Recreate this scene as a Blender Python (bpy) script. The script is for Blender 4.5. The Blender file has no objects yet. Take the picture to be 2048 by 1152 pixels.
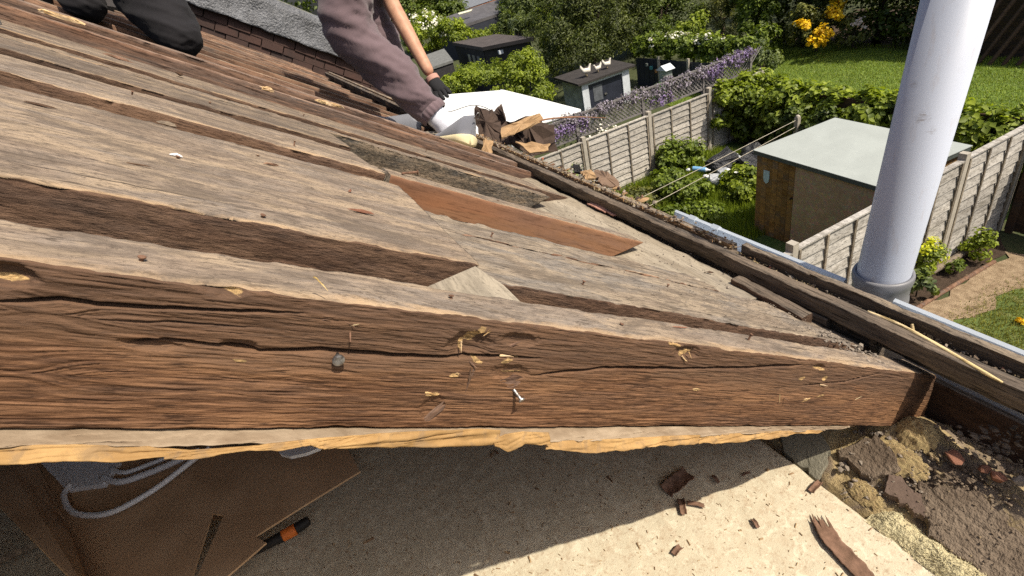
import bpy, bmesh, math, random
import numpy as np
from mathutils import Matrix, Vector

SC = bpy.context.scene
COL = SC.collection
rnd = random.Random(7)

# ------------------------------------------------------------------ camera
EYE = 5.7                      # metres from the garden ground to the lens
F = 1041.0 / 2048.0 * 36.0     # focal length on a 36 mm sensor
PIT, ROLL, YAW, RP = [math.radians(v) for v in (32.0, 14.4, 70.7, 35.0)]   # tilt down, roll, heading, roof pitch


def _cam_axes():
    cp, sp, cr, sr = math.cos(PIT), math.sin(PIT), math.cos(ROLL), math.sin(ROLL)

    def R(v):
        return np.array([cr * v[0] + sr * v[1], -sr * v[0] + cr * v[1], v[2]])
    d, fw, ri = R((0, cp, sp)), R((0, -sp, cp)), R((1, 0, 0))
    Y = math.cos(YAW) * fw + math.sin(YAW) * ri
    X = -math.sin(YAW) * fw + math.cos(YAW) * ri
    return np.array([X, Y, -d])


CM = _cam_axes()               # columns: right, down, forward in house axes (X along the eaves, Y out to the gardens, Z up)
cam = bpy.data.cameras.new('camera')
cam.sensor_width = 36.0
cam.lens = F
cam.clip_start = 0.01
cam.clip_end = 900.0
camo = bpy.data.objects.new('camera', cam)
COL.objects.link(camo)
r3 = Matrix((CM[:, 0], -CM[:, 1], -CM[:, 2])).transposed()
camo.matrix_world = Matrix.Translation((0, 0, EYE)) @ r3.to_4x4()
SC.camera = camo

# ------------------------------------------------------------------ sky and sun
SUN = Vector((0.57, 0.38, 1.0)).normalized()
w = bpy.data.worlds.new('World')
SC.world = w
w.use_nodes = True
nt = w.node_tree
nt.nodes.clear()
out = nt.nodes.new('ShaderNodeOutputWorld')
bg = nt.nodes.new('ShaderNodeBackground')
sky = nt.nodes.new('ShaderNodeTexSky')
sky.sky_type = 'NISHITA'
sky.sun_disc = False
sky.dust_density = 4.0
sky.sun_elevation = math.asin(SUN.z)
sky.sun_rotation = math.atan2(SUN.x, SUN.y)
bg.inputs[1].default_value = 0.105
nt.links.new(sky.outputs[0], bg.inputs[0])
nt.links.new(bg.outputs[0], out.inputs[0])
sl = bpy.data.lights.new('sun', 'SUN')
sl.energy = 4.6
sl.angle = math.radians(0.55)
sl.color = (1.0, 0.91, 0.76)
so = bpy.data.objects.new('sun', sl)
COL.objects.link(so)
so.rotation_euler = SUN.to_track_quat('Z', 'Y').to_euler()
so.location = (20, 15, 40)
SC.view_settings.view_transform = 'Standard'
SC.view_settings.look = 'None'
SC.view_settings.exposure = 0.36
SC.view_settings.gamma = 1.0
SC.view_settings.use_curve_mapping = False
SC.render.engine = 'CYCLES'
SC.cycles.sample_clamp_indirect = 4.0
SC.cycles.max_bounces = 8
SC.cycles.diffuse_bounces = 5
SC.cycles.use_denoising = False
SC.cycles.denoising_prefilter = 'NONE'
SC.cycles.denoising_input_passes = 'RGB_ALBEDO_NORMAL'

# ------------------------------------------------------------------ survey helpers (all lengths in metres, lens at 0,0,0)
S_, C_ = math.sin(RP), math.cos(RP)
RN = np.array([0, S_, C_])     # roof normal
RV = np.array([0, C_, -S_])    # down the slope
HR = 0.135                     # lens above the plane of the rafter tops


def ray(x, y):
    return CM @ np.array([(x - 1024) / 1041.0, (y - 576) / 1041.0, 1.0])


def atp(x, y, n, d):
    r = ray(x, y)
    return r * (d / float(np.dot(n, r)))


def atX(x, y, X): return atp(x, y, np.array([1., 0, 0]), X)
def atY(x, y, Y): return atp(x, y, np.array([0, 1., 0]), Y)
def atZ(x, y, Z): return atp(x, y, np.array([0, 0, 1.]), Z)
def atD(x, y, d): return ray(x, y) * d
def atR(x, y, w=0.0): return atp(x, y, RN, w - HR)


def rp(u, v, w=0.0):           # roof coordinates: along the eaves, down the slope, off the rafter plane
    return np.array([u, 0, 0]) + v * RV + (w - HR) * RN


# ------------------------------------------------------------------ object helpers
WM = {}
OFF = Matrix.Translation((0, 0, EYE))


def link(o, parent, M):
    COL.objects.link(o)
    if parent is not None:
        o.parent = parent
        o.matrix_basis = WM[parent.name].inverted() @ M
    else:
        o.matrix_basis = M
    WM[o.name] = M
    return o


def tag(o, label=None, cat=None, group=None, kind=None):
    if label: o['label'] = label
    if cat: o['category'] = cat
    if group: o['group'] = group
    if kind: o['kind'] = kind
    return o


def empty(name, loc, label, cat, group=None):
    o = bpy.data.objects.new(name, None)
    o.empty_display_size = 0.1
    link(o, None, OFF @ Matrix.Translation(Vector(loc)))
    return tag(o, label, cat, group)


def mesh_obj(name, me, mats, parent=None, M=None):
    """link mesh data as one object; M is its frame relative to the lens (before OFF)"""
    if not isinstance(mats, (list, tuple)): mats = [mats]
    for m in mats: me.materials.append(m)
    o = bpy.data.objects.new(name, me)
    return link(o, parent, OFF @ (M if M is not None else Matrix.Identity(4)))


def new_mesh(name, V, Fc, smooth=False, mi=None):
    me = bpy.data.meshes.new(name)
    V = np.asarray(V, dtype=np.float32)
    if isinstance(Fc, np.ndarray) and Fc.ndim == 2:
        n, k = Fc.shape
        me.vertices.add(len(V)); me.vertices.foreach_set('co', V.ravel())
        me.loops.add(n * k); me.loops.foreach_set('vertex_index', Fc.astype(np.int32).ravel())
        me.polygons.add(n)
        me.polygons.foreach_set('loop_start', np.arange(0, n * k, k, dtype=np.int32))
        me.update(calc_edges=True)
    else:
        me.from_pydata([tuple(map(float, v)) for v in V], [], [tuple(map(int, f)) for f in Fc])
    if mi is not None: me.polygons.foreach_set('material_index', np.asarray(mi, dtype=np.int32))
    if smooth: me.polygons.foreach_set('use_smooth', np.ones(len(me.polygons), dtype=bool))
    me.validate()
    me.update()
    return me


def mk(name, V, Fc, mats, parent=None, origin=None, smooth=False, mi=None):
    """mesh from points given relative to the lens; origin becomes the object's own origin"""
    V = np.asarray(V, dtype=float)
    if origin is None:
        origin = np.array([V[:, 0].mean(), V[:, 1].mean(), V[:, 2].min()])
    me = new_mesh(name, V - np.asarray(origin), Fc, smooth, mi)
    return mesh_obj(name, me, mats, parent, Matrix.Translation(Vector(origin)))


# ------------------------------------------------------------------ noise
def _h(i, j, s):
    n = (i.astype(np.int64) * 374761393 + j.astype(np.int64) * 668265263 + s * 974634777) & 0x7fffffff
    n = ((n ^ (n >> 13)) * 1274126177) & 0x7fffffff
    n = n ^ (n >> 16)
    return (n & 0xffff) / 65535.0


def vn(x, y, s=0):
    x = np.asarray(x, float); y = np.asarray(y, float)
    x, y = np.broadcast_arrays(x, y)
    i = np.floor(x); j = np.floor(y)
    fx = x - i; fy = y - j
    fx = fx * fx * (3 - 2 * fx); fy = fy * fy * (3 - 2 * fy)
    i = i.astype(np.int64); j = j.astype(np.int64)
    a = _h(i, j, s); b = _h(i + 1, j, s); c = _h(i, j + 1, s); d = _h(i + 1, j + 1, s)
    return (a * (1 - fx) + b * fx) * (1 - fy) + (c * (1 - fx) + d * fx) * fy


def fbm(x, y, s=0, o=4, g=0.5):
    t = 0; a = 1; m = 0
    for k in range(o):
        t = t + a * vn(np.asarray(x) * 2 ** k, np.asarray(y) * 2 ** k, s + 17 * k); m += a; a *= g
    return t / m


# ------------------------------------------------------------------ materials
MATS = {}


class NB:
    def __init__(s, name):
        s.m = bpy.data.materials.new(name); s.m.use_nodes = True
        s.t = s.m.node_tree; s.t.nodes.clear()
        s.out = s.n('ShaderNodeOutputMaterial'); s.b = s.n('ShaderNodeBsdfPrincipled')
        s.l(s.b.outputs[0], s.out.inputs[0])
        s.b.inputs['Specular IOR Level'].default_value = 0.25

    def n(s, t, **k):
        x = s.t.nodes.new(t)
        for a, v in k.items(): setattr(x, a, v)
        return x

    def l(s, a, b): s.t.links.new(a, b)

    def coord(s, scale=(1, 1, 1), kind='Object', rand=True):
        tc = s.n('ShaderNodeTexCoord'); mp = s.n('ShaderNodeMapping')
        mp.inputs['Scale'].default_value = scale
        s.l(tc.outputs[kind], mp.inputs['Vector'])
        if rand:
            oi = s.n('ShaderNodeObjectInfo'); mu = s.n('ShaderNodeMath', operation='MULTIPLY')
            mu.inputs[1].default_value = 37.0
            s.l(oi.outputs['Random'], mu.inputs[0])
            cb = s.n('ShaderNodeCombineXYZ')
            for i in range(3): s.l(mu.outputs[0], cb.inputs[i])
            s.l(cb.outputs[0], mp.inputs['Location'])
        return mp.outputs[0]

    def noise(s, vec, scale=1.0, detail=4, rough=0.55, dist=0.0):
        x = s.n('ShaderNodeTexNoise')
        x.inputs['Scale'].default_value = scale; x.inputs['Detail'].default_value = detail
        x.inputs['Roughness'].default_value = rough; x.inputs['Distortion'].default_value = dist
        s.l(vec, x.inputs['Vector'])
        return x.outputs['Fac']

    def ramp(s, fac, stops):
        r = s.n('ShaderNodeValToRGB')
        e = r.color_ramp.elements
        while len(e) < len(stops): e.new(0.5)
        for k, (p, c) in enumerate(stops):
            e[k].position = p
            e[k].color = (c, c, c, 1) if isinstance(c, (int, float)) else (*c, 1)
        s.l(fac, r.inputs[0])
        return r.outputs[0]

    def mix(s, fac, a, b, mode='MIX'):
        x = s.n('ShaderNodeMix', data_type='RGBA', blend_type=mode)
        for sock, v in ((x.inputs[0], fac), (x.inputs[6], a), (x.inputs[7], b)):
            if isinstance(v, (int, float)): sock.default_value = v
            elif isinstance(v, (tuple, list)): sock.default_value = (*v, 1) if len(v) == 3 else v
            else: s.l(v, sock)
        return x.outputs[2]

    def math(s, op, a, b=None):
        x = s.n('ShaderNodeMath', operation=op)
        for i, v in enumerate((a, b)):
            if v is None: continue
            if isinstance(v, (int, float)): x.inputs[i].default_value = v
            else: s.l(v, x.inputs[i])
        return x.outputs[0]

    def bump(s, h, strength=0.5, dist=0.002):
        x = s.n('ShaderNodeBump')
        x.inputs['Strength'].default_value = strength; x.inputs['Distance'].default_value = dist
        s.l(h, x.inputs['Height']); s.l(x.outputs[0], s.b.inputs['Normal'])

    def col(s, c):
        if isinstance(c, (tuple, list)): s.b.inputs['Base Color'].default_value = (*c, 1)
        else: s.l(c, s.b.inputs['Base Color'])

    def rough(s, r):
        if isinstance(r, (int, float)): s.b.inputs['Roughness'].default_value = r
        else: s.l(r, s.b.inputs['Roughness'])


def wood(name, c0, c1, c2, grain=60.0, along=1.6, bump=0.6, bdist=0.0015, blotch=3.0, rough=0.85, fleck=0.0, rand=True, fibre=260.0, falong=18.0, speck=0.35, fk=0.55, edge=None, grey_amt=.55, bl=.45, upper=None, fresh=None):
    """long fibres along the object's own x axis: c0 dark fibre, c1 body, c2 pale or dusty patches"""
    b = NB(name)
    g = b.noise(b.coord((along, grain, grain), rand=rand), 1.0, 6, 0.65, 0.25)
    st = b.noise(b.coord((along * 0.5, grain * 0.28, grain * 0.28), rand=rand), 1.0, 4, 0.6, 0.4)
    p = b.noise(b.coord((blotch * bl, blotch * 2.6, blotch * 2.6), rand=rand), 1.6, 6, 0.65, 0.8)
    fine = b.noise(b.coord((falong, fibre, fibre), rand=rand), 1.0, 5, 0.7, 0.15)
    iso = b.noise(b.coord((150, 230, 230), rand=rand), 1.0, 5, 0.75)
    grime = b.noise(b.coord((11, 26, 26), rand=rand), 1.0, 6, 0.7, 0.8)
    base = b.mix(b.ramp(g, [(0.38, 0), (0.58, 1)]), c0, c1)
    grey = tuple(sum(c1) / 3 * k for k in (1.02, 0.98, 0.93))
    base = b.mix(b.ramp(st, [(0.42, 0), (0.62, grey_amt)]), base, grey)
    base = b.mix(b.ramp(p, [(0.46, 0), (0.60, 0.9)]), base, c2)
    base = b.mix(b.ramp(fine, [(0.36, min(1, fk / .45)), (0.47, 0.0)]), base, tuple(x * 0.38 for x in c0))
    base = b.mix(b.ramp(fine, [(0.53, 0), (0.64, 0.5 * fk / .55)]), base, tuple(min(1, x * 1.35) for x in c2))
    base = b.mix(b.ramp(iso, [(0.56, 0), (0.64, speck)]), base, tuple(x * 0.4 for x in c0))
    base = b.mix(b.ramp(grime, [(0.49, 0), (0.62, min(1, speck * .95))]), base, tuple(x * 0.62 + .01 for x in c0))
    if fleck:
        f = b.noise(b.coord((5, 55, 55), rand=rand), 1.0, 3, 0.55)
        base = b.mix(b.ramp(f, [(0.66, 0), (0.72, fleck)]), base, tuple(x * 0.45 for x in c0))
        f2 = b.noise(b.coord((1.8, 85, 85), rand=rand), 1.0, 3, 0.6, 0.4)
        base = b.mix(b.ramp(f2, [(0.655, 0), (0.69, .85)]), base, tuple(x * 0.3 for x in c0))
    if upper:  # weathered darker towards the top arris (object z = 0)
        tc = b.n('ShaderNodeTexCoord'); sp = b.n('ShaderNodeSeparateXYZ'); b.l(tc.outputs['Object'], sp.inputs[0])
        wob = b.math('ADD', sp.outputs[2], b.math('MULTIPLY', b.math('SUBTRACT', p, .5), .10))
        base = b.mix(b.ramp(b.math('ADD', b.math('MULTIPLY', wob, 10), 1.0), [(0.50, 0), (0.72, .62)]), base, upper)
    if fresh:  # wood torn open by the wrecking bar
        at = b.n('ShaderNodeAttribute', attribute_name='fresh')
        fr = b.mix(b.ramp(fine, [(0.42, 0), (0.56, 1)]), tuple(x * .35 for x in fresh), fresh)
        fr = b.mix(b.ramp(iso, [(0.50, 0), (0.60, .7)]), fr, tuple(x * .3 for x in fresh))
        base = b.mix(b.ramp(at.outputs['Fac'], [(0.35, 0), (0.62, 1)]), base, fr)
    if edge:   # worn arris plus a painted edge highlight along the near edge (object y = 0)
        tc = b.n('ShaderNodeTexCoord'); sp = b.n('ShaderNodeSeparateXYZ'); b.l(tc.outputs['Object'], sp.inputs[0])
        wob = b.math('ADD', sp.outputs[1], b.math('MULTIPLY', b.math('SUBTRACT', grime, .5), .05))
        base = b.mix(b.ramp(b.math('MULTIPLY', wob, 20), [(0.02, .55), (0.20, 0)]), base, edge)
    hsv = b.n('ShaderNodeHueSaturation')
    oi = b.n('ShaderNodeObjectInfo')
    b.l(base, hsv.inputs['Color'])
    b.l(b.math('ADD', b.math('MULTIPLY', oi.outputs['Random'], 0.38), 0.74), hsv.inputs['Value'])
    b.col(hsv.outputs[0])
    b.rough(rough)
    b.bump(b.math('ADD', b.math('ADD', b.math('MULTIPLY', g, 0.6), b.math('MULTIPLY', fine, 0.8)), b.math('MULTIPLY', iso, 0.25)), bump, bdist)
    return b.m


def plain(name, c, rough=0.7, var=0.25, scale=6.0, bump=0.2, bdist=0.004, metal=0.0, spec=0.25, c2=None, detail=5):
    b = NB(name)
    v = b.coord((1, 1, 1))
    n = b.noise(v, scale, detail, 0.6, 0.3)
    lo = tuple(x * (1 - var) for x in c) if c2 is None else c2
    b.col(b.mix(b.ramp(n, [(0.35, 0), (0.65, 1)]), lo, c))
    b.rough(rough)
    b.b.inputs['Metallic'].default_value = metal
    b.b.inputs['Specular IOR Level'].default_value = spec
    n2 = b.noise(v, scale * 9, 3, 0.6)
    if bump: b.bump(n2, bump, bdist)
    return b.m


def leafmat(name, c, spread=0.35, sheen=0.35, trans=0.35, warm=(1.25, 1.1, 0.5)):
    b = NB(name)
    at = b.n('ShaderNodeAttribute', attribute_name='rnd')
    f = at.outputs['Fac']
    dark = tuple(x * (1 - spread) for x in c)
    lite = tuple(min(1, x * (1 + spread) * k) for x, k in zip(c, warm))
    colr = b.mix(f, dark, lite)
    b.col(colr)
    b.rough(0.5)
    b.b.inputs['Specular IOR Level'].default_value = sheen
    tr = b.n('ShaderNodeBsdfTranslucent')
    b.l(b.mix(1.0, colr, (1.2, 1.25, 0.5), 'MULTIPLY'), tr.inputs['Color'])
    ms = b.n('ShaderNodeMixShader'); ms.inputs[0].default_value = trans
    b.l(b.b.outputs[0], ms.inputs[1]); b.l(tr.outputs[0], ms.inputs[2])
    b.l(ms.outputs[0], b.out.inputs[0])
    return b.m


# timber: tops bleached by weather under the old tiles, flanks still brown
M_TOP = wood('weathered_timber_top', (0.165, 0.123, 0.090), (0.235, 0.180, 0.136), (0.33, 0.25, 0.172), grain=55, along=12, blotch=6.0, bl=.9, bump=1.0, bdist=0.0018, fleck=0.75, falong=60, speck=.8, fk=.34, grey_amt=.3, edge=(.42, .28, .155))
M_BTOP = wood('brown_batten_top', (0.13, 0.080, 0.055), (0.27, 0.175, 0.125), (0.36, 0.25, 0.18), grain=60, blotch=5.0, bump=0.6, bdist=0.001)  # lighter than the flank: lit batten edges put into the colour
M_TOPG = wood('grey_dusty_timber_top', (0.165, 0.127, 0.092), (0.225, 0.175, 0.130), (0.31, 0.245, 0.175), grain=50, along=14, blotch=7.0, bl=.9, bump=0.9, bdist=0.0016, fleck=0.6, speck=.7, falong=45, fk=.45)
M_SIDE = wood('dark_brown_rough_sawn', (0.060, 0.033, 0.021), (0.105, 0.060, 0.038), (0.14, 0.084, 0.053), grain=170, along=20, blotch=9.0, bump=1.0, bdist=0.003, fibre=360, falong=60, fk=.35, speck=.25, grey_amt=.2)
M_SIDE2 = wood('brown_old_timber', (0.085, 0.043, 0.026), (0.20, 0.107, 0.066), (0.26, 0.15, 0.095), grain=60, along=2.5, blotch=4.0, bump=0.7, bdist=0.0015)
M_ORANGE = wood('orange_pine_flank', (0.15, 0.066, 0.031), (0.25, 0.112, 0.053), (0.23, 0.12, 0.064), grain=14, along=1.5, blotch=5.0, bump=0.3, bdist=0.0008, fk=.25, speck=.2)
M_MOULD = wood('mould_blackened_flank', (0.04, 0.034, 0.026), (0.13, 0.105, 0.075), (0.24, 0.185, 0.13), grain=70, along=30, blotch=14, bump=1.0, bdist=0.004, falong=120)
M_BEAM = wood('grey_brown_fillet', (0.06, 0.044, 0.03), (0.135, 0.10, 0.072), (0.20, 0.155, 0.115), grain=50, along=3, blotch=5, bump=0.9, bdist=0.002)
M_PALE = wood('pale_dusty_board', (0.25, 0.205, 0.15), (0.34, 0.285, 0.21), (0.41, 0.35, 0.265), grain=14, blotch=4.0, bump=0.5, bdist=0.001, fleck=0.3, fk=.2, speck=.5)
M_FRESH = wood('fresh_split_wood', (0.40, 0.22, 0.08), (0.62, 0.40, 0.17), (0.70, 0.50, 0.26), grain=120, along=20, blotch=20, bump=0.8, bdist=0.001)
M_STICK = wood('yellow_stick_wood', (0.48, 0.33, 0.12), (0.62, 0.46, 0.20), (0.66, 0.52, 0.28), grain=60, bump=0.3)
M_END = wood('end_grain', (0.16, 0.12, 0.085), (0.33, 0.27, 0.20), (0.38, 0.32, 0.25), grain=60, along=60, blotch=10, bump=0.6)
M_METAL = plain('galvanised_nail', (0.42, 0.42, 0.42), 0.45, 0.5, 200, 0.3, 0.0005, metal=0.85, c2=(0.12, 0.10, 0.09))
M_RUST = plain('rusty_nail', (0.20, 0.11, 0.07), 0.8, 0.5, 200, 0.4, 0.0006)
# ------------------------------------------------------------------ timber builder
def frame(u, v, w=0.0, yaw=0.0, roll=0.0):
    """roof frame: x down the slope, y away along the eaves, z off the roof"""
    o = rp(u, v, w)
    M = Matrix(((RV[0], -1, RN[0], o[0]), (RV[1], 0, RN[1], o[1]), (RV[2], 0, RN[2], o[2]), (0, 0, 0, 1)))
    return M @ Matrix.Rotation(yaw, 4, 'Z') @ Matrix.Rotation(roll, 4, 'X')


def xframe(X, Y, Z, yaw=0.0, roll=0.0):
    """frame with x running along the eaves (towards the camera), y out to the gardens, z up"""
    return Matrix.Translation((X, Y, Z)) @ Matrix.Rotation(yaw, 4, 'Z') @ Matrix.Rotation(roll, 4, 'X')


def timber_mesh(name, L, W, T, nl=160, nw=14, nt=12, amp=0.0012, nib=0.003, seed=1, freq=(9, 140), cut0=0.0, cut1=0.0,
                skew0=0.0, skew1=0.0, extra=None, bow=0.0, x0=None, jag1=0.0):
    """x 0..L, y 0..W (y=0 is the near flank), top at z=0, underside at -T.
    cut: how far the end leans back from top to underside; skew: across the width; jag1 tears the far end."""
    r = min(0.0018, W * 0.1, T * 0.1)
    ring = []   # y, z, ny, nz, slot
    for k in range(nw + 1):
        ring.append((r + (W - 2 * r) * k / nw, 0, 0, 1, 0))
    for k in range(nt + 1):
        ring.append((W, -r - (T - 2 * r) * k / nt, 1, 0, 2))
    nb = max(2, nw // 3)
    for k in range(nb + 1):
        ring.append((W - r - (W - 2 * r) * k / nb, -T, 0, -1, 2))
    for k in range(nt + 1):
        ring.append((0, -T + r + (T - 2 * r) * k / nt, -1, 0, 1))
    ring = np.array(ring)
    n = len(ring)
    s = np.arange(n) * 0.0
    per = np.concatenate([[0], np.cumsum(np.hypot(np.diff(ring[:, 0]), np.diff(ring[:, 1])))])
    t = np.linspace(0, 1, nl + 1) if x0 is None else x0
    X = t[:, None] * L * np.ones((1, n))
    Sg = np.ones((nl + 1, 1)) * per[None, :]
    y = np.ones((nl + 1, 1)) * ring[None, :, 0]
    z = np.ones((nl + 1, 1)) * ring[None, :, 1]
    X = X + (1 - t)[:, None] * (-(z / T) * cut0 + (y / W) * skew0) - t[:, None] * (-(z / T) * cut1 + (y / W) * skew1)
    if jag1: X = X - (t[:, None] ** 14) * jag1 * fbm(Sg * 160, Sg * 0 + 3, seed + 5, 3)
    d = amp * 2 * (fbm(X * freq[0], Sg * freq[1], seed, 4, 0.6) - 0.55)
    ey = np.minimum(np.abs(y), np.abs(W - y)); ez = np.minimum(np.abs(z), np.abs(T + z))
    near = np.exp(-np.maximum(ey, ez) / 0.004)
    d = d - near * nib * np.clip(fbm(X * 28, Sg * 20, seed + 9, 4, 0.6) - 0.42, 0, 1) * 3
    if extra is not None: d = d + extra(X, y, z, ring)
    V = np.stack([X, y + d * ring[None, :, 2], z + d * ring[None, :, 3] + bow * (np.sin(t * math.pi))[:, None]], -1).reshape(-1, 3)
    i, j = np.meshgrid(np.arange(nl), np.arange(n), indexing='ij')
    a = i * n + j; b = i * n + (j + 1) % n
    Fq = np.stack([a, a + n, b + n, b], -1).reshape(-1, 4)
    mi = np.tile(ring[:, 4].astype(int), nl)
    # end caps as quads strips between top and underside would over-detail a saw cut: fans are enough
    c0 = len(V); V = np.vstack([V, V[:n].mean(0), V[nl * n:(nl + 1) * n].mean(0)])
    k = np.arange(n); k2 = (k + 1) % n
    e0 = np.stack([k, k2, np.full(n, c0), np.full(n, c0)], -1)
    e1 = np.stack([nl * n + k2, nl * n + k, np.full(n, c0 + 1), np.full(n, c0 + 1)], -1)
    me = bpy.data.meshes.new(name)
    F3 = np.vstack([e0[:, :3], e1[:, :3]])
    nq, n3 = len(Fq), len(F3)
    me.vertices.add(len(V)); me.vertices.foreach_set('co', V.astype(np.float32).ravel())
    me.loops.add(nq * 4 + n3 * 3)
    me.loops.foreach_set('vertex_index', np.concatenate([Fq.ravel(), F3.ravel()]).astype(np.int32))
    me.polygons.add(nq + n3)
    me.polygons.foreach_set('loop_start', np.concatenate([np.arange(nq) * 4, nq * 4 + np.arange(n3) * 3]).astype(np.int32))
    me.update(calc_edges=True)
    me.polygons.foreach_set('material_index', np.concatenate([mi, np.full(n3, 3)]).astype(np.int32))
    sm = np.concatenate([np.ones(nq, bool), np.zeros(n3, bool)])
    me.polygons.foreach_set('use_smooth', sm)
    me.update()
    return me


def timber(name, parent, M, L, W, T, mats, label=None, **k):
    me = timber_mesh(name, L, W, T, **k)
    o = mesh_obj(name, me, mats, parent, M)
    if label: o['label'] = label
    return o


def jag_chip(name, parent, M, sx, sy, th, mat, seed, label=None, top=None):
    """a torn chip: uneven outline, real thickness, humped"""
    r = random.Random(seed)
    n = 11
    V = []; Fc = []
    for k in range(n):
        a = 2 * math.pi * k / n
        rr = r.uniform(0.55, 1.15) * (1 if k % 2 else 0.8)
        V.append((math.cos(a) * sx * rr, math.sin(a) * sy * rr, r.uniform(0, 0.4) * th))
    for k in range(n):
        V.append((V[k][0] * r.uniform(0.55, 0.8), V[k][1] * r.uniform(0.55, 0.8), th * r.uniform(0.6, 1.25)))
    V.append((r.uniform(-.2, .2) * sx, r.uniform(-.2, .2) * sy, th * r.uniform(1.0, 1.6)))
    V.append((0, 0, -th * 0.4))
    for k in range(n):
        k2 = (k + 1) % n
        Fc += [(k, k2, n + k2, n + k), (n + k, n + k2, 2 * n), (k2, k, 2 * n + 1)]
    o = mesh_obj(name, new_mesh(name, V, Fc), mat, parent, M)
    if label: o['label'] = label
    return o


def rock_mesh(name, size, seed, flat=1.0, n=16):
    r = random.Random(seed)
    bm = bmesh.new()
    for k in range(n):
        v = Vector((r.gauss(0, 1), r.gauss(0, 1), r.gauss(0, 1))).normalized() * r.uniform(0.75, 1.1)
        bm.verts.new((v.x * size * 0.5, v.y * size * 0.42, v.z * size * 0.4 * flat))
    res = bmesh.ops.convex_hull(bm, input=bm.verts)
    bmesh.ops.delete(bm, geom=[g for g in res['geom_interior'] if isinstance(g, bmesh.types.BMVert)], context='VERTS')
    bmesh.ops.recalc_face_normals(bm, faces=bm.faces)
    me = bpy.data.meshes.new(name); bm.to_mesh(me); bm.free()
    return me


# ------------------------------------------------------------------ the stripped house roof
house = empty('house', (-1.0, 0.5, -5.7), 'house with its roof stripped to bare old rafters and grey boards', 'house')

# --- front rafter: the flank that fills the lower middle of the view
U1 = -0.314
V0, LR1 = -0.75, 1.80


def face_vw(px, py):
    P = atX(px, py, U1)
    return float(RV @ P) - V0, float(RN @ P) + HR


CR = []
for line, wd, dp in [([(-40, 606), (60, 604), (120, 598), (200, 611), (330, 616), (520, 622), (620, 628)], 0.0013, 0.007),
                     ([(250, 690), (330, 682), (440, 692), (520, 704), (640, 702), (720, 709), (920, 715), (1010, 712), (1090, 716)], 0.0014, 0.009),
                     ([(1060, 751), (1150, 742), (1210, 736), (1400, 738), (1520, 735), (1610, 731)], 0.0013, 0.008),
                     ([(1600, 772), (1690, 764), (1770, 745)], 0.0012, 0.004),
                     ([(1300, 640), (1380, 690), (1400, 700)], 0.0010, 0.002),
                     ([(180, 640), (420, 650), (560, 660)], 0.0008, 0.002)]:
    CR.append((np.array([face_vw(*p) for p in line]), wd, dp))
HOLES = [(face_vw(15, 552), 0.012, 0.007, 0.006), (face_vw(300, 690), 0.016, 0.004, 0.004), (face_vw(480, 690), 0.010, 0.004, 0.004),
         (face_vw(940, 690), 0.020, 0.012, 0.006), (face_vw(1375, 705), 0.020, 0.007, 0.005), (face_vw(1040, 680), 0.02, 0.006, 0.004),
         (face_vw(865, 815), 0.010, 0.012, 0.003), (face_vw(1640, 735), 0.016, 0.004, 0.004), (face_vw(1020, 745), 0.02, 0.008, 0.003),
         (face_vw(445, 575), 0.016, 0.006, 0.004)]
KN = [(face_vw(80, 625), 0.010), (face_vw(20, 745), 0.012)]


def r1_extra(X, y, z, ring):
    m = (ring[None, :, 2] < -0.5) * 1.0
    # long fibres bent round knots
    zz = z.copy()
    for (kx, kz), rr in KN:
        q = np.exp(-(((X - kx) / (rr * 2.2)) ** 2 + ((z - kz) / rr) ** 2))
        zz = zz + q * rr * 0.8 * np.sign(z - kz)
    zz = zz + 0.0018 * fbm(X * 5, z * 10, 77, 3)
    g = fbm(X * 48, zz * 640 + 2.5 * fbm(X * 40, zz * 60, 15, 2), 5, 3, 0.6)
    rib = 1 - np.abs(2 * vn(X * 22, zz * 600 + 1.5 * fbm(X * 12, zz * 20, 16, 2), 19) - 1)
    upper = np.clip((z + 0.060) / 0.05, 0, 1) * np.clip(1.25 - X * 0.6, 0.25, 1)
    flake = fbm(X * 24, zz * 300, 31, 4, 0.6)
    step = np.floor(flake * 7) / 7 - flake
    d = 0.0012 * (g - 0.5) + 0.0008 * (rib - .5) * (0.5 + fbm(X * 7, z * 40, 23, 3)) + upper * (0.0020 * (flake - 0.5) + 0.0026 * step) + (1 - upper) * (0.0006 * (flake - 0.5) + 0.0008 * step)
    d = d + 0.003 * (fbm(X * 4, z * 30, 8, 3) - 0.5)
    for pts, wd, dp in CR:
        zc = np.interp(X, pts[:, 0], pts[:, 1]) + 0.0016 * (fbm(X * 60, X * 0, 3, 3) - 0.5)
        inn = np.clip((X - pts[0, 0]) / 0.02, 0, 1) * np.clip((pts[-1, 0] - X) / 0.03, 0, 1)
        ww = wd * (0.45 + 1.1 * fbm(X * 14, X * 0 + 4, 6, 3)) * np.sqrt(np.maximum(inn, 1e-4))
        d = d - dp * inn * np.exp(-np.abs((z - zc) / ww) ** 3)
    for (hx, hz), sx, sz, dp in HOLES:
        e = ((X - hx) / sx) ** 2 + ((z - hz) / sz) ** 2
        d = d - dp * np.clip(1.15 - e * (0.7 + 0.7 * fbm(X * 300, z * 300, 12, 2)), 0, 1)
    return d * m


M_R1 = wood('front_rafter_flank', (0.088, 0.042, 0.021), (0.152, 0.076, 0.038), (0.21, 0.110, 0.055), grain=240, along=14, blotch=7.0, bump=0.9, bdist=0.0012, rough=0.8, fibre=480, falong=40, fk=.40, grey_amt=.12, speck=.25, upper=(.080, .050, .034), fresh=(.52, .34, .155))
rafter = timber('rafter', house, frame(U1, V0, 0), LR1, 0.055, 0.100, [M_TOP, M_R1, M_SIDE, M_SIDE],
                'thick front rafter with split dark brown flank and pale top', nl=1500, nw=26, nt=190, amp=0.0004, nib=0.004, seed=3,
                extra=r1_extra, cut1=-0.07)
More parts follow.
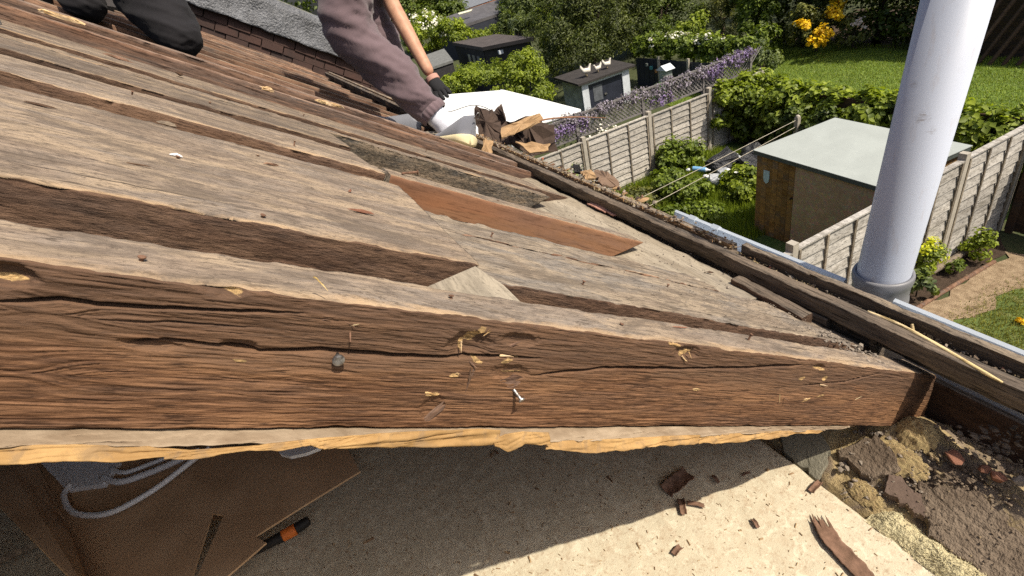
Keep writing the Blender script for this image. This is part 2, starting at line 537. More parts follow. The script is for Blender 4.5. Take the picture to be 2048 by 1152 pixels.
# fresh tears: ragged spots where the dark skin is gone
FR = [(944, 674, .0062, .0060, .3), (962, 662, .004, .0045, -.3), (925, 692, .0025, .006, .3), (907, 750, .0045, .0024, .2), (865, 789, .007, .0020, .15), (955, 722, .0055, .0022, -.3), (1012, 721, .006, .0022, .4), (1028, 714, .008, .0012, .05),
      (1374, 707, .010, .0034, .3), (1350, 690, .012, .0016, -.1), (1392, 779, .006, .0018, .1), (1604, 757, .008, .0022, .2), (1650, 757, .006, .0042, .5), (1612, 799, .010, .0016, .4), (1640, 791, .010, .0015, .3), (1640, 738, .018, .0018, -.05),
      (480, 722, .0045, .0012, 0), (452, 574, .012, .0026, -.35), (12, 560, .008, .0022, 0), (1022, 745, .010, .001, .1), (560, 515, .02, .0014, -.15)]
co_ = np.zeros(len(rafter.data.vertices) * 3, np.float32); rafter.data.vertices.foreach_get('co', co_); co_ = co_.reshape(-1, 3).astype(float)
fv = np.zeros(len(co_))
for px, py, sx, sz, rot in FR:
    hx, hz = face_vw(px, py)
    dx, dz = co_[:, 0] - hx, co_[:, 2] - hz
    a_, b_ = (dx * math.cos(rot) + dz * math.sin(rot)) / sx, (-dx * math.sin(rot) + dz * math.cos(rot)) / sz
    m_ = (np.abs(a_) < 2.2) & (np.abs(b_) < 2.2) & (co_[:, 1] < .012)
    e_ = a_[m_] ** 2 + b_[m_] ** 2
    nz = fbm(co_[m_, 0] * 420, co_[m_, 2] * 900, 71, 3)
    fv[m_] = np.maximum(fv[m_], np.clip(1.15 - e_ * (.2 + 1.5 * nz), 0, 1))
at_ = rafter.data.attributes.new('fresh', 'FLOAT', 'POINT'); at_.data.foreach_set('value', fv.astype(np.float32))
# the tears are rough: push the fibres about
tear = fv * (0.0016 * (fbm(co_[:, 0] * 500, co_[:, 2] * 700, 72, 3) - .35))
co_[:, 1] -= tear
rafter.data.vertices.foreach_set('co', co_.astype(np.float32).ravel()); rafter.data.update()
FACE = lambda px, py, off=0.001: Matrix.Translation(Vector(atX(px, py, U1 + off)))
ONFACE = Matrix.Rotation(math.radians(90), 4, 'Y') @ Matrix.Rotation(math.radians(90), 4, 'Z')   # chip z -> house X


def on_face(px, py, rot=0.0, off=0.0005):
    # chip lies on the flank: its x runs down the rafter, its z looks at the camera side
    R = Matrix(((0, 0, 1), (RV[1], RN[1], 0), (RV[2], RN[2], 0))).to_4x4()
    return FACE(px, py, off) @ R @ Matrix.Rotation(rot, 4, 'Z')


def torn(name, parent, M, sx, sy, mat, seed, n=5):
    """torn wood: a shallow ragged scar with slivers of fibre standing out of it, one mesh"""
    r = random.Random(seed)
    V = []; Fc = []
    m = 14
    for ring, (q, hz) in enumerate([(.75, -.0012), (.55, .0005), (.3, .0003)]):
        for k in range(m):
            a = 2 * math.pi * k / m
            w = (.55 + .6 * r.random()) if ring == 0 else (.8 + .4 * r.random())
            V.append((math.cos(a) * sx * q * w, math.sin(a) * sy * q * w, hz + r.uniform(-.0007, .0011)))
    for ring in range(2):
        for k in range(m):
            k2 = (k + 1) % m
            Fc.append((ring * m + k, ring * m + k2, (ring + 1) * m + k2, (ring + 1) * m + k))
    Fc.append(tuple(range(2 * m, 3 * m)))
    for k in range(n):
        a = r.gauss(0, .16) + (math.pi if r.random() < .4 else 0)
        L = sx * r.uniform(.5, 1.15); wd = min(sy * .28, .0014) * r.uniform(.4, 1.2)
        x0, y0 = r.uniform(-.6, .6) * sx, r.uniform(-.7, .7) * sy
        dx, dy = math.cos(a) * L, math.sin(a) * L
        lift = r.uniform(.0004, .0022)
        px_, py_ = -math.sin(a) * wd, math.cos(a) * wd
        b0 = len(V)
        V += [(x0 - px_, y0 - py_, -.0004), (x0 + px_, y0 + py_, -.0004), (x0 + dx * .6 + px_ * .8, y0 + dy * .6 + py_ * .8, lift * .6), (x0 + dx * .6 - px_ * .8, y0 + dy * .6 - py_ * .8, lift * .6),
              (x0 + dx, y0 + dy, lift), (x0 + dx * .3, y0 + dy * .3, lift * .3 + wd * 1.2)]
        Fc += [(b0, b0 + 3, b0 + 5), (b0 + 3, b0 + 4, b0 + 5), (b0 + 4, b0 + 2, b0 + 5), (b0 + 2, b0 + 1, b0 + 5), (b0, b0 + 1, b0 + 2, b0 + 3), (b0 + 2, b0 + 4, b0 + 3)]
    return mesh_obj(name, new_mesh(name, V, Fc), mat, parent, M)


def sliver(name, parent, M, L, wd, lift, mat, seed):
    """one loose fibre bundle, bent, square in section and pointed"""
    r = random.Random(seed)
    V = []; Fc = []
    n = 6
    for i in range(n + 1):
        t = i / n
        w_ = wd * (1 - t ** 2) * r.uniform(.7, 1.1) + .0001
        x, y, z = L * t, L * .12 * math.sin(t * 2 + seed) * r.uniform(.6, 1), lift * t ** 1.5 - .0006
        V += [(x, y - w_, z - w_ * .6), (x, y + w_, z - w_ * .6), (x, y + w_ * .6, z + w_ * .7), (x, y - w_ * .6, z + w_ * .7)]
    for i in range(n):
        for k in range(4):
            k2 = (k + 1) % 4
            Fc.append((i * 4 + k, i * 4 + k2, i * 4 + 4 + k2, i * 4 + 4 + k))
    Fc += [(3, 2, 1, 0), (n * 4, n * 4 + 1, n * 4 + 2, n * 4 + 3)]
    return mesh_obj(name, new_mesh(name, V, Fc), mat, parent, M)


for k, (px, py, L, wd, rot, mt) in enumerate([(922, 684, .008, .0008, -1.2, M_FRESH), (968, 672, .007, .0003, 1.1, M_FRESH), (972, 668, .006, .0003, 1.4, M_FRESH), (940, 722, .009, .0009, -.7, M_SIDE2), (1000, 712, .012, .0008, .0, M_FRESH), (905, 748, .006, .0007, .2, M_FRESH),
                                              (850, 788, .010, .0008, .1, M_FRESH), (1020, 694, .010, .0013, .9, M_SIDE2), (1366, 712, .010, .0009, -.5, M_FRESH), (1380, 704, .008, .0007, -1.0, M_FRESH), (1340, 689, .014, .0006, 0, M_FRESH), (1385, 780, .010, .0007, .2, M_FRESH),
                                              (1640, 772, .016, .0008, .15, M_FRESH), (1605, 800, .010, .0008, .5, M_FRESH), (700, 652, .006, .0004, .6, M_STICK), (690, 640, .008, .0003, -.5, M_SIDE2), (640, 642, .007, .0003, .4, M_SIDE2), (940, 735, .014, .0010, -1.45, M_SIDE), (625, 557, .012, .0005, -.5, M_STICK), (1560, 790, .012, .0003, -1.0, M_STICK), (1710, 800, .012, .0003, .8, M_STICK)]):
    sliver('splinter', rafter, on_face(px, py, rot, .0006), L, wd, .0025, mt, 40 + k)
# diagonal pressed patch and slivers that stand off the wood
for k, (px, py, sx, sy, rot) in enumerate([(868, 825, .016, .0045, .95), (940, 755, .0028, .014, -.05), (1025, 765, .014, .009, .1)]):
    jag_chip('bruise', rafter, on_face(px, py, rot, -0.0006), sx, sy, 0.0008, M_SIDE2, 90 + k)


def nail(parent, P, direction, L, r, mat, head=2.2):
    d = Vector(direction).normalized()
    q = d.to_track_quat('Z', 'Y').to_matrix().to_4x4()
    V = []; Fc = []
    n = 10
    prof = [(0, r), (L - r * .8, r), (L - r * .8, r * head), (L - r * .2, r * head), (L, r * head * 0.7)]
    for zz, rr in prof:
        for k in range(n):
            a = 2 * math.pi * k / n
            V.append((rr * math.cos(a), rr * math.sin(a), zz))
    for s in range(len(prof) - 1):
        for k in range(n):
            k2 = (k + 1) % n
            Fc.append((s * n + k, s * n + k2, (s + 1) * n + k2, (s + 1) * n + k))
    Fc.append(tuple(range((len(prof) - 1) * n, len(prof) * n)))
    Fc.append(tuple(reversed(range(n))))
    return mesh_obj('nail', new_mesh('nail', V, Fc, False), mat, parent, Matrix.Translation(Vector(P)) @ q)


nail(rafter, atX(1022, 772, U1 - 0.004), (1, .12, -.55), 0.016, 0.0014, M_METAL)
nail(rafter, atX(672, 706, U1 - 0.006), (1, 0, 0.05), 0.0115, 0.0022, M_METAL, 1.9)
nail(rafter, atX(585, 855, U1 - 0.004), (1, 0, -.2), 0.009, 0.0008, M_RUST)
nail(rafter, atX(700, 650, U1 - 0.004), (.6, -.3, -.5), 0.012, 0.0006, M_RUST, 1.2)
nail(rafter, atX(1560, 790, U1 - 0.004), (.7, .3, -.4), 0.012, 0.0006, M_RUST, 1.2)

# --- boards and rafters behind it (u near edge, width, v from, v to, level, thickness, mats, label, kwargs)
GT = [M_TOP, M_SIDE, M_SIDE, M_END]
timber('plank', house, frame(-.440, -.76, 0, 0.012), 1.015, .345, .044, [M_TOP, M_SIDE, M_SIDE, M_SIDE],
       'wide bleached plank with rough dark brown edge, cut square at its lower end', nl=520, nw=60, nt=44, amp=0.0014, nib=0.005, seed=11, cut1=0.055, skew1=-.012, freq=(40, 90))
timber('rafter', house, frame(-.412, .256, -.003, -0.004), .80, .168, .095, [M_TOPG, M_SIDE, M_SIDE, M_END],
       'short grey rafter below the wide plank, dusty towards the eaves', nl=320, nw=36, nt=26, amp=0.0014, nib=0.006, seed=12, skew0=-.014, freq=(30, 90))
timber('plank', house, frame(-.583, .245, -.003, -.012), .60, .086, .03, [M_TOPG, M_SIDE2, M_SIDE2, M_END],
       'pale ragged strip of board beside the orange rafter', nl=220, nw=22, nt=6, amp=0.0018, nib=0.012, seed=13, freq=(14, 50), jag1=.06)
timber('plank', house, frame(-.790, -.76, -.014, .004), .99, .080, .03, [M_TOPG, M_SIDE2, M_SIDE2, M_END],
       'sunken narrow grey board left of the orange rafter', nl=240, nw=18, nt=6, amp=0.0012, nib=0.008, seed=14)
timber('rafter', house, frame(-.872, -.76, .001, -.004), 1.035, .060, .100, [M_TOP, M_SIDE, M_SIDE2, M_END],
       'upper length of rafter butting against the orange one', nl=260, nw=12, nt=16, amp=0.0014, nib=0.004, seed=151, freq=(40, 120), jag1=.03)
timber('rafter', house, frame(-.872, .272, .001, -.004), .61, .062, .100, [M_TOP, M_ORANGE, M_SIDE2, M_END],
       'rafter with a clean orange flank bare to the sun', nl=220, nw=14, nt=16, amp=0.0006, nib=0.002, seed=15, cut1=.15)
timber('plank', house, frame(-.937, -.76, -.008, .003), 1.03, .155, .03, GT, 'grey board ending above the mouldy rafter, nearer one', nl=260, nw=24, nt=6, amp=0.0010, nib=0.005, seed=16, skew1=.02)
timber('plank', house, frame(-1.097, -.76, -.001, .002), 1.01, .152, .03, GT, 'grey board ending above the mouldy rafter, farther one', nl=260, nw=24, nt=6, amp=0.0010, nib=0.005, seed=161, skew1=.02)
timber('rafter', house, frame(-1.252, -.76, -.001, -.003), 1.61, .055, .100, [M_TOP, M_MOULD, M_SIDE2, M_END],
       'rafter with a mould-blackened rough flank', nl=340, nw=14, nt=20, amp=0.0018, nib=0.008, seed=17, cut1=.12, freq=(60, 140))
timber('plank', house, frame(-1.311, -.76, .005, .0), 1.74, .050, .03, GT, 'narrow pale board beyond the mouldy rafter', nl=220, nw=10, nt=6, amp=0.0010, nib=0.004, seed=18)
timber('plank', house, frame(-1.365, -.76, -.004, -.006), 1.78, .23, .03, GT, 'long grey board running to the eaves under the battens', nl=260, nw=28, nt=6, amp=0.0010, nib=0.004, seed=19)
timber('batten', house, frame(-1.585, -.76, .026, .0), 1.82, .026, .05, [M_BTOP, M_SIDE2, M_SIDE2, M_END],
       'brown batten standing on the grey boards, nearer of the pair', nl=260, nw=8, nt=10, amp=0.0009, nib=0.003, seed=20)
bat = timber('batten', house, frame(-1.745, -.76, .036, -.03), 1.76, .05, .09, [M_BTOP, M_SIDE2, M_SIDE2, M_END],
             'splintered brown batten, farther of the pair', nl=260, nw=8, nt=12, amp=0.0012, nib=0.006, seed=21)
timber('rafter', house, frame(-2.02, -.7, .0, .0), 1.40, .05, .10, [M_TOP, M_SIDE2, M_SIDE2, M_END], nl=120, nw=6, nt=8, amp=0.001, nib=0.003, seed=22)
for k in range(14):
    u = -2.40 - 0.40 * k + rnd.uniform(-.03, .03)
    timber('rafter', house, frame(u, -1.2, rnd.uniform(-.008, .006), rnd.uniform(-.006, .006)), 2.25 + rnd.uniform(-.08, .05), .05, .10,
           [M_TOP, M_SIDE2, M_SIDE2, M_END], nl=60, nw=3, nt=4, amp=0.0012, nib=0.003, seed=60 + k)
# fresh splinters on the battens
for k, (px, py, wv, sx, sy) in enumerate([(120, 35, .03, .05, .012), (100, 28, .03, .03, .008), (140, 40, .03, .04, .007), (655, 208, .03, .03, .010), (640, 204, .03, .02, .008), (670, 212, .03, .03, .006), (535, 180, .028, .02, .008)]):
    jag_chip('splinter', bat, Matrix.Translation(Vector(atR(px, py, wv))) @ frame(0, 0, HR, rnd.uniform(-.3, .3), .5).to_3x3().to_4x4(), sx, sy, .006, M_FRESH, 140 + k)
# wedge and offcut lying in the slot beside the front rafter
V = [rp(-.366, .150, -.012), rp(-.440, .243, .001), rp(-.366, .262, -.004), rp(-.408, .262, -.003), rp(-.366, .150, -.06), rp(-.408, .262, -.06), rp(-.366, .262, -.06), rp(-.440, .243, -.06)]
mk('wedge', V, [(0, 2, 3, 1), (0, 4, 6, 2), (2, 6, 5, 3), (3, 5, 7, 1), (1, 7, 4, 0), (4, 7, 5, 6)], M_PALE, house)['label'] = 'pale triangular wood wedge in the slot behind the front rafter'
# nails on the deck
nail(house, rp(-.905, .30, .003), (0.0, .9, -.25), .030, .0022, M_RUST, 1.9)
nail(house, atR(2, 50, .0), (0, .2, 1), .035, .002, M_METAL)

M_SCAR = wood('scarred_orange_edge', (.16, .10, .06), (.34, .19, .09), (.46, .27, .12), grain=60, along=6, blotch=8, bump=.8, bdist=.002)
for (u_, v_) in [(-.335, -.02), (-.345, .18), (-.340, .36), (-.350, .58), (-.47, .05), (-.62, -.02), (-.74, .06), (-.46, .40), (-.53, .62), (-.60, .34), (-.90, .12), (-.90, .50), (-.90, .70), (-1.0, -.1), (-1.15, .0), (-1.28, .45), (-1.45, .2), (-1.5, .55)]:
    nail(house, rp(u_, v_, -.003), (rnd.uniform(-.2, .2), .57 + rnd.uniform(-.2, .2), .82), rnd.choice([.005, .006, .012]), .0011, M_RUST, 2.0)
# --- eaves: boards under the rafter feet, tilting fillet, outer board
timber('eaves_board', house, xframe(-2.6, .49, -.597, 0, -.27), 2.01, .247, .02, [M_PALE, M_PALE, M_PALE, M_END],
       'pale dusty boarding under the rafter feet', nl=240, nw=40, nt=3, amp=0.0022, nib=0.006, seed=25, freq=(20, 20))
timber('foot_block', house, xframe(-.660, .695, -.643, -.05), .17, .026, .05, [M_BEAM, M_SIDE, M_SIDE, M_SIDE], nl=60, nw=6, nt=8, seed=26, nib=.003)
BM = [M_BEAM, M_BEAM, M_BEAM, M_BEAM]
fillet = timber('tilting_fillet', house, xframe(-6.2, .735, -.627), 6.45, .023, .036, BM, 'dark sawn timber lying along the eaves on the rafter feet',
                nl=1200, nw=8, nt=22, amp=0.0012, nib=0.005, seed=27, freq=(9, 260))
timber('eaves_plank', house, xframe(-6.2, .7585, -.644), 5.8, .030, .10, BM, nl=260, nw=10, nt=3, amp=.002, nib=.003, seed=283)
timber('eaves_plank', house, xframe(-.398, .7585, -.644), .7, .030, .045, BM, nl=300, nw=10, nt=3, amp=.002, nib=.003, seed=28)
timber('eaves_plank', house, xframe(-.705, .7705, -.613), 1.0, .016, .07, [M_TOPG, M_BEAM, M_BEAM, M_BEAM], 'outer eaves plank beside the gutter and vent pipe',
       nl=300, nw=8, nt=14, amp=0.0012, nib=0.005, seed=29)
timber('eaves_plank', house, xframe(-6.2, .775, -.632, .001), 5.46, .016, .06, [M_TOPG, M_SCAR, M_BEAM, M_BEAM], 'scarred edge board along the far eaves',
       nl=500, nw=6, nt=8, amp=0.0006, nib=0.0015, seed=291)
timber('inner_fascia', house, xframe(-.372, .806, -.748), 0.78, .016, .15, [M_BEAM, M_SIDE, M_SIDE, M_SIDE], 'dark board standing at the foot of the front rafter',
       nl=120, nw=5, nt=16, amp=0.0008, nib=0.003, seed=30)
timber('backing_board', house, xframe(-.372, .8235, -.655), .95, .012, .13, [M_BEAM, M_SIDE, M_SIDE, M_SIDE], nl=40, nw=3, nt=4, seed=32)  # added dark board, so the slot behind the fascia reads as shade
timber('inner_fascia', house, xframe(-6.2, .756, -.722), 5.83, .014, .15, [M_BEAM, M_SIDE, M_SIDE, M_SIDE], nl=60, nw=3, nt=4, seed=31)
for (px0, w0) in [(1190, 404), (1130, 372), (1500, 575)]:
    P = atR(px0, w0, .004)
    timber('offcut', house, Matrix.Translation(Vector(P)) @ Matrix.Rotation(rnd.uniform(-.25, .1), 4, 'Z') @ Matrix.Rotation(-.1, 4, 'X'), .16, .02, .02, BM, nl=30, nw=4, nt=4, seed=int(px0), nib=.003)

# added unseen paper sheet below the rafters, stops sunlight through the slots
M_SLOTBLOCK = plain('brown_slot_light_block', (.20, .13, .075), .9, .3, 12, .3, .002)
uq = [rp(U1 - .008, -.75, -.104), rp(U1 - .008, .90, -.104), rp(-2.1, .90, -.104), rp(-2.1, -.75, -.104)]
mk('slot_light_block', uq + [p - RN * .002 for p in uq], [(0, 3, 2, 1), (4, 5, 6, 7), (0, 1, 5, 4), (1, 2, 6, 5), (2, 3, 7, 6), (3, 0, 4, 7)], M_SLOTBLOCK, house)
# --- house wall and inside: brick outer wall, attic floor, closed roof further up the slope
M_BRICK = None


def brickmat():
    b = NB('red_brick_wall')
    v = b.coord((1, 1, 1), rand=False)
    sx = b.n('ShaderNodeSeparateXYZ'); b.l(v, sx.inputs[0])
    cb = b.n('ShaderNodeCombineXYZ'); b.l(sx.outputs[0], cb.inputs[0]); b.l(sx.outputs[2], cb.inputs[1])
    t = b.n('ShaderNodeTexBrick'); b.l(cb.outputs[0], t.inputs['Vector'])
    t.inputs['Color1'].default_value = (.25, .10, .06, 1); t.inputs['Color2'].default_value = (.17, .075, .05, 1); t.inputs['Mortar'].default_value = (.3, .27, .22, 1)
    t.inputs['Scale'].default_value = 1; t.inputs['Brick Width'].default_value = .225; t.inputs['Row Height'].default_value = .075; t.inputs['Mortar Size'].default_value = .006
    b.col(t.outputs['Color']); b.rough(.9)
    return b.m


def box(name, x0, x1, y0, y1, z0, z1, mat, parent=None, label=None):
    V = [(x, y, z) for x in (x0, x1) for y in (y0, y1) for z in (z0, z1)]
    Fc = [(0, 1, 3, 2), (4, 6, 7, 5), (0, 4, 5, 1), (2, 3, 7, 6), (0, 2, 6, 4), (1, 5, 7, 3)]
    o = mk(name, V, Fc, mat, parent)
    if label: o['label'] = label
    return o


M_BRICK = brickmat()
box('wall', -8.2, 4.0, .63, .752, -5.7, -.905, M_BRICK, house)
box('side_wall', 3.8, 4.0, -6.0, .62, -5.7, -.95, M_BRICK, house)
# felted roof slope still in place higher up and beyond the working gap
M_FELT = plain('old_bitumen_felt', (.05, .042, .036), .9, .4, 8, .5, .004)
Vq = []
for (u0, u1, v0, v1) in [(-8.2, 4.0, -5.2, -.64)]:
    a = [rp(u0, v0, .012), rp(u1, v0, .012), rp(u1, v1, .012), rp(u0, v1, .012)]
    b_ = [rp(u0, v0, -.02), rp(u1, v0, -.02), rp(u1, v1, -.02), rp(u0, v1, -.02)]
    mk('felted_slope', a + b_, [(0, 1, 2, 3), (7, 6, 5, 4), (0, 4, 5, 1), (1, 5, 6, 2), (2, 6, 7, 3), (3, 7, 4, 0)], M_FELT, house)
box('back_wall', -8.2, 4.0, -4.3, -4.1, -5.7, 2.6, M_BRICK, house)
box('party_wall_inside', -8.3, -8.2, -4.1, .6, -5.7, -.95, M_BRICK, house)
box('side_wall', .95, 1.05, -4.1, -.65, -5.7, -.0, M_BRICK, house)
# ------------------------------------------------------------------ inside the open eaves: floor sheet, box, insulation, rubble
ZF = -.85


def grid_sheet(name, fn, nu, nv, mats, parent=None, thick=0.0, smooth=True, keep=None, up=True):
    """fn(a,b) -> points for a,b in 0..1; optional thickness downward; keep masks cells for torn edges"""
    a, b = np.meshgrid(np.linspace(0, 1, nu + 1), np.linspace(0, 1, nv + 1), indexing='ij')
    Pt = fn(a, b)
    V = Pt.reshape(-1, 3)
    i, j = np.meshgrid(np.arange(nu), np.arange(nv), indexing='ij')
    q = i * (nv + 1) + j
    Fq = np.stack([q, q + nv + 1, q + nv + 2, q + 1], -1)
    if keep is not None:
        m = keep((a[:-1, :-1] + a[1:, 1:]) / 2, (b[:-1, :-1] + b[1:, 1:]) / 2)
        Fq = Fq[m]
    Fq = Fq.reshape(-1, 4)
    o = mk(name, V, Fq, mats, parent, smooth=smooth)
    if thick:
        md = o.modifiers.new('thickness', 'SOLIDIFY'); md.thickness = thick; md.offset = -1
    return o


def floormat():
    b = NB('dusty_floor_sheet')
    v = b.coord((1, 1, 1), rand=False)
    n = b.noise(v, 7, 6, .6, .4); n2 = b.noise(v, 160, 4, .7); n3 = b.noise(v, 420, 3, .6); n4 = b.noise(v, 38, 5, .65, .5)
    c = b.mix(b.ramp(n, [(.35, 0), (.65, 1)]), (.45, .395, .285), (.53, .47, .35))
    c = b.mix(b.ramp(n4, [(.52, 0), (.64, .45)]), c, (.40, .31, .21))
    n5 = b.noise(v, 85, 5, .7, .5)
    c = b.mix(b.ramp(n5, [(.55, 0), (.63, .45)]), c, (.36, .26, .17))
    c = b.mix(b.ramp(b.noise(v, 55, 4, .6, 1.0), [(.55, 0), (.62, .5)]), c, (.66, .60, .46))
    c = b.mix(b.ramp(n2, [(.57, 0), (.66, .55)]), c, (.27, .18, .115))
    c = b.mix(b.ramp(n3, [(.60, 0), (.70, .3)]), c, (.62, .56, .45))
    b.col(c); b.rough(.9)
    b.bump(b.math('ADD', b.math('MULTIPLY', n2, .8), n3), .5, .0015)
    return b.m


M_FLOOR = floormat()


def f_floor(a, b):
    X = -2.2 + 2.9 * a; Y = -1.6 + 2.165 * b
    Y = Y + 0.006 * (fbm(X * 16, X * 0, 4, 3) - .5) * (b > .98)
    Z = ZF + .003 * (fbm(X * 5, Y * 5, 21, 4) - .5) + .0025 * (fbm(X * 60, Y * 60, 22, 3) - .5)
    return np.stack([X, Y, Z], -1)


grid_sheet('attic_floor', f_floor, 420, 330, M_FLOOR, house, .012)['label'] = 'pale floor sheet covered in sawdust and chips'
box('attic_ceiling_void', -8.1, .94, -4.0, .62, -1.05, -1.0, M_FELT, house)

# sawdust crumbs and bark flakes scattered over the sheet: too many to count
V = []; Fc = []
r = random.Random(5)
for k in range(1500):
    X = r.uniform(-.75, .02); Y = r.uniform(-.25, .56)
    s = r.uniform(.0003, .0009) * (1 if r.random() < .95 else 2.4)
    L = s * r.uniform(1, 5)
    a = r.uniform(0, math.pi)
    c, sn = math.cos(a), math.sin(a)
    z = ZF + .004
    base = len(V)
    for (x, y, h) in [(-L, -s, 0), (L, -s, 0), (L, s, 0), (-L, s, 0), (-L * .7, 0, s * 1.4), (L * .7, 0, s * 1.4)]:
        V.append((X + x * c - y * sn, Y + x * sn + y * c, z - .003 + h))
    Fc += [(base, base + 1, base + 5, base + 4), (base + 2, base + 3, base + 4, base + 5), (base + 1, base + 2, base + 5), (base + 3, base, base + 4)]
M_CRUMB = plain('wood_crumbs', (.42, .30, .17), .9, .6, 40, 0, c2=(.16, .085, .045))
tag(mk('sawdust', V, Fc, M_CRUMB), 'fine sawdust and wood crumbs over the pale floor sheet', 'sawdust', kind='stuff')

# kraft paper hanging below the front rafter, torn and folded in lengths
M_KRAFT = NB('kraft_paper')
v = M_KRAFT.coord((1, 1, 1)); n = M_KRAFT.noise(v, 25, 5, .6, .5); n2 = M_KRAFT.noise(v, 160, 3, .6)
ckr = M_KRAFT.mix(M_KRAFT.ramp(n, [(.40, 0), (.6, 1)]), (.36, .215, .085), (.52, .325, .135))
ckr = M_KRAFT.mix(M_KRAFT.ramp(M_KRAFT.noise(v, 70, 4, .65, .8), [(.52, 0), (.64, .6)]), ckr, (.27, .18, .10))
M_KRAFT.col(ckr); M_KRAFT.rough(.75); 
vk = M_KRAFT.n('ShaderNodeTexVoronoi'); vk.inputs['Scale'].default_value = 55; M_KRAFT.l(v, vk.inputs['Vector'])
M_KRAFT.bump(M_KRAFT.math('ADD', M_KRAFT.math('ADD', M_KRAFT.math('MULTIPLY', n, .6), vk.outputs['Distance']), M_KRAFT.math('MULTIPLY', n2, .15)), .35, .004)
tr = M_KRAFT.n('ShaderNodeBsdfTranslucent'); M_KRAFT.l(ckr, tr.inputs['Color'])
ms = M_KRAFT.n('ShaderNodeMixShader'); ms.inputs[0].default_value = .22
M_KRAFT.l(M_KRAFT.b.outputs[0], ms.inputs[1]); M_KRAFT.l(tr.outputs[0], ms.inputs[2]); M_KRAFT.l(ms.outputs[0], M_KRAFT.out.inputs[0])
M_KRAFT = M_KRAFT.m
M_KGREY = plain('dusty_grey_paper', (.34, .265, .185), .85, .3, 30, .3, .002, c2=(.22, .16, .105))


def paper(name, parent, top, bot, u_top, u_bot, seed, mat, rag=.003, crump=.0024, nu=260, nv=14, hem=0.0):
    """strip between two pixel-surveyed edges, hanging on its own slanting plane under the rafter"""
    tx = np.array([p[0] for p in top], float); ty = np.array([p[1] for p in top], float)
    bx = np.array([p[0] for p in bot], float); by = np.array([p[1] for p in bot], float)
    A = np.linspace(0, 1, nu + 1)
    T = np.array([atX(x, y, u_top) for x, y in zip(np.interp(A, np.linspace(0, 1, len(tx)), tx), np.interp(A, np.linspace(0, 1, len(ty)), ty))])
    B = np.array([atX(x, y, u_bot) for x, y in zip(np.interp(A, np.linspace(0, 1, len(bx)), bx), np.interp(A, np.linspace(0, 1, len(by)), by))])
    L = np.concatenate([[0], np.cumsum(np.linalg.norm(np.diff(T, axis=0), axis=1))])

    def fn(a, b):
        q = T[:, None, :] * (1 - b[..., None]) + B[:, None, :] * b[..., None]
        s = L[:, None] * np.ones_like(b)
        rg = rag * (fbm(s * 45, s * 0, seed, 4) - .5) * b ** 4
        q[..., 2] += rg
        ridge = np.abs(fbm(s * 22 + b * 1.5, b * 1.2 + s * 4, seed + 1, 3) - .5)
        c = crump * ((ridge - .12) * 3 + (fbm(s * 70, b * 3, seed + 2, 3) - .5)) * np.clip(b * 3, .2, 1)
        q[..., 0] += c * 1.3
        q[..., 2] += c * .4 - hem * np.sin(b * math.pi) * .5
        return q
    o = grid_sheet(name, fn, nu, nv, mat, parent, .0006)
    return o


kp = empty('kraft_paper', rp(-.33, .3, -.12), 'torn brown kraft paper strip hanging under the front rafter', 'paper')
paper('paper_lining', kp, [(-60, 858), (400, 858), (900, 855), (1400, 853), (1700, 852)], [(-60, 893), (300, 893), (700, 880), (1100, 884), (1420, 872), (1690, 858)], U1 - .004, U1 + .014, 1, M_KGREY, crump=.004)
paper('paper_fold', kp, [(-60, 893), (150, 888), (300, 893), (420, 905)], [(-60, 926), (100, 926), (250, 921), (420, 912)], U1 + .013, U1 + .020, 2, M_KRAFT, nu=120)
paper('paper_fold', kp, [(330, 905), (500, 893), (640, 877), (800, 864), (960, 857), (1000, 860)], [(330, 920), (480, 905), (620, 893), (660, 898), (880, 891), (1000, 889)], U1 + .016, U1 + .021, 3, M_KRAFT, nu=200, rag=.006)
paper('paper_fold', kp, [(985, 880), (1010, 868), (1045, 863), (1097, 865)], [(990, 893), (1016, 905), (1050, 888), (1103, 890)], U1 + .018, U1 + .024, 4, M_KRAFT, nu=80, rag=.008)
paper('paper_fold', kp, [(1090, 884), (1160, 880), (1240, 877), (1330, 872), (1400, 870)], [(1090, 898), (1180, 905), (1250, 900), (1320, 892), (1398, 884)], U1 + .014, U1 + .021, 5, M_KRAFT, nu=140, rag=.007)
paper('paper_fold', kp, [(1390, 872), (1480, 866), (1560, 862), (1640, 860)], [(1395, 886), (1470, 885), (1560, 874), (1645, 863)], U1 + .012, U1 + .018, 6, M_KRAFT, nu=100, rag=.006)

# cardboard box standing open on the floor
M_CARD = plain('corrugated_card', (.52, .35, .21), .85, .35, 9, .25, .002, c2=(.42, .27, .155))
M_CARDIN = plain('corrugated_card_edge', (.36, .26, .16), .9, .4, 120, .3, .001)
carton = empty('cardboard_box', atZ(300, 1050, -.80), 'open brown cardboard box on the attic floor under the front rafter', 'box')


def sheet(name, pts, th, mat, parent, slot=None):
    """a stiff sheet from corner points with real thickness"""
    P = [np.asarray(p, float) for p in pts]
    n = np.cross(P[1] - P[0], P[2] - P[0]); n /= np.linalg.norm(n)
    k = len(P)
    V = P + [p - n * th for p in P]
    Fc = [tuple(range(k)), tuple(reversed(range(k, 2 * k)))] + [(i, k + i, k + (i + 1) % k, (i + 1) % k) for i in range(k)]
    return mk(name, V, Fc, mat, parent)


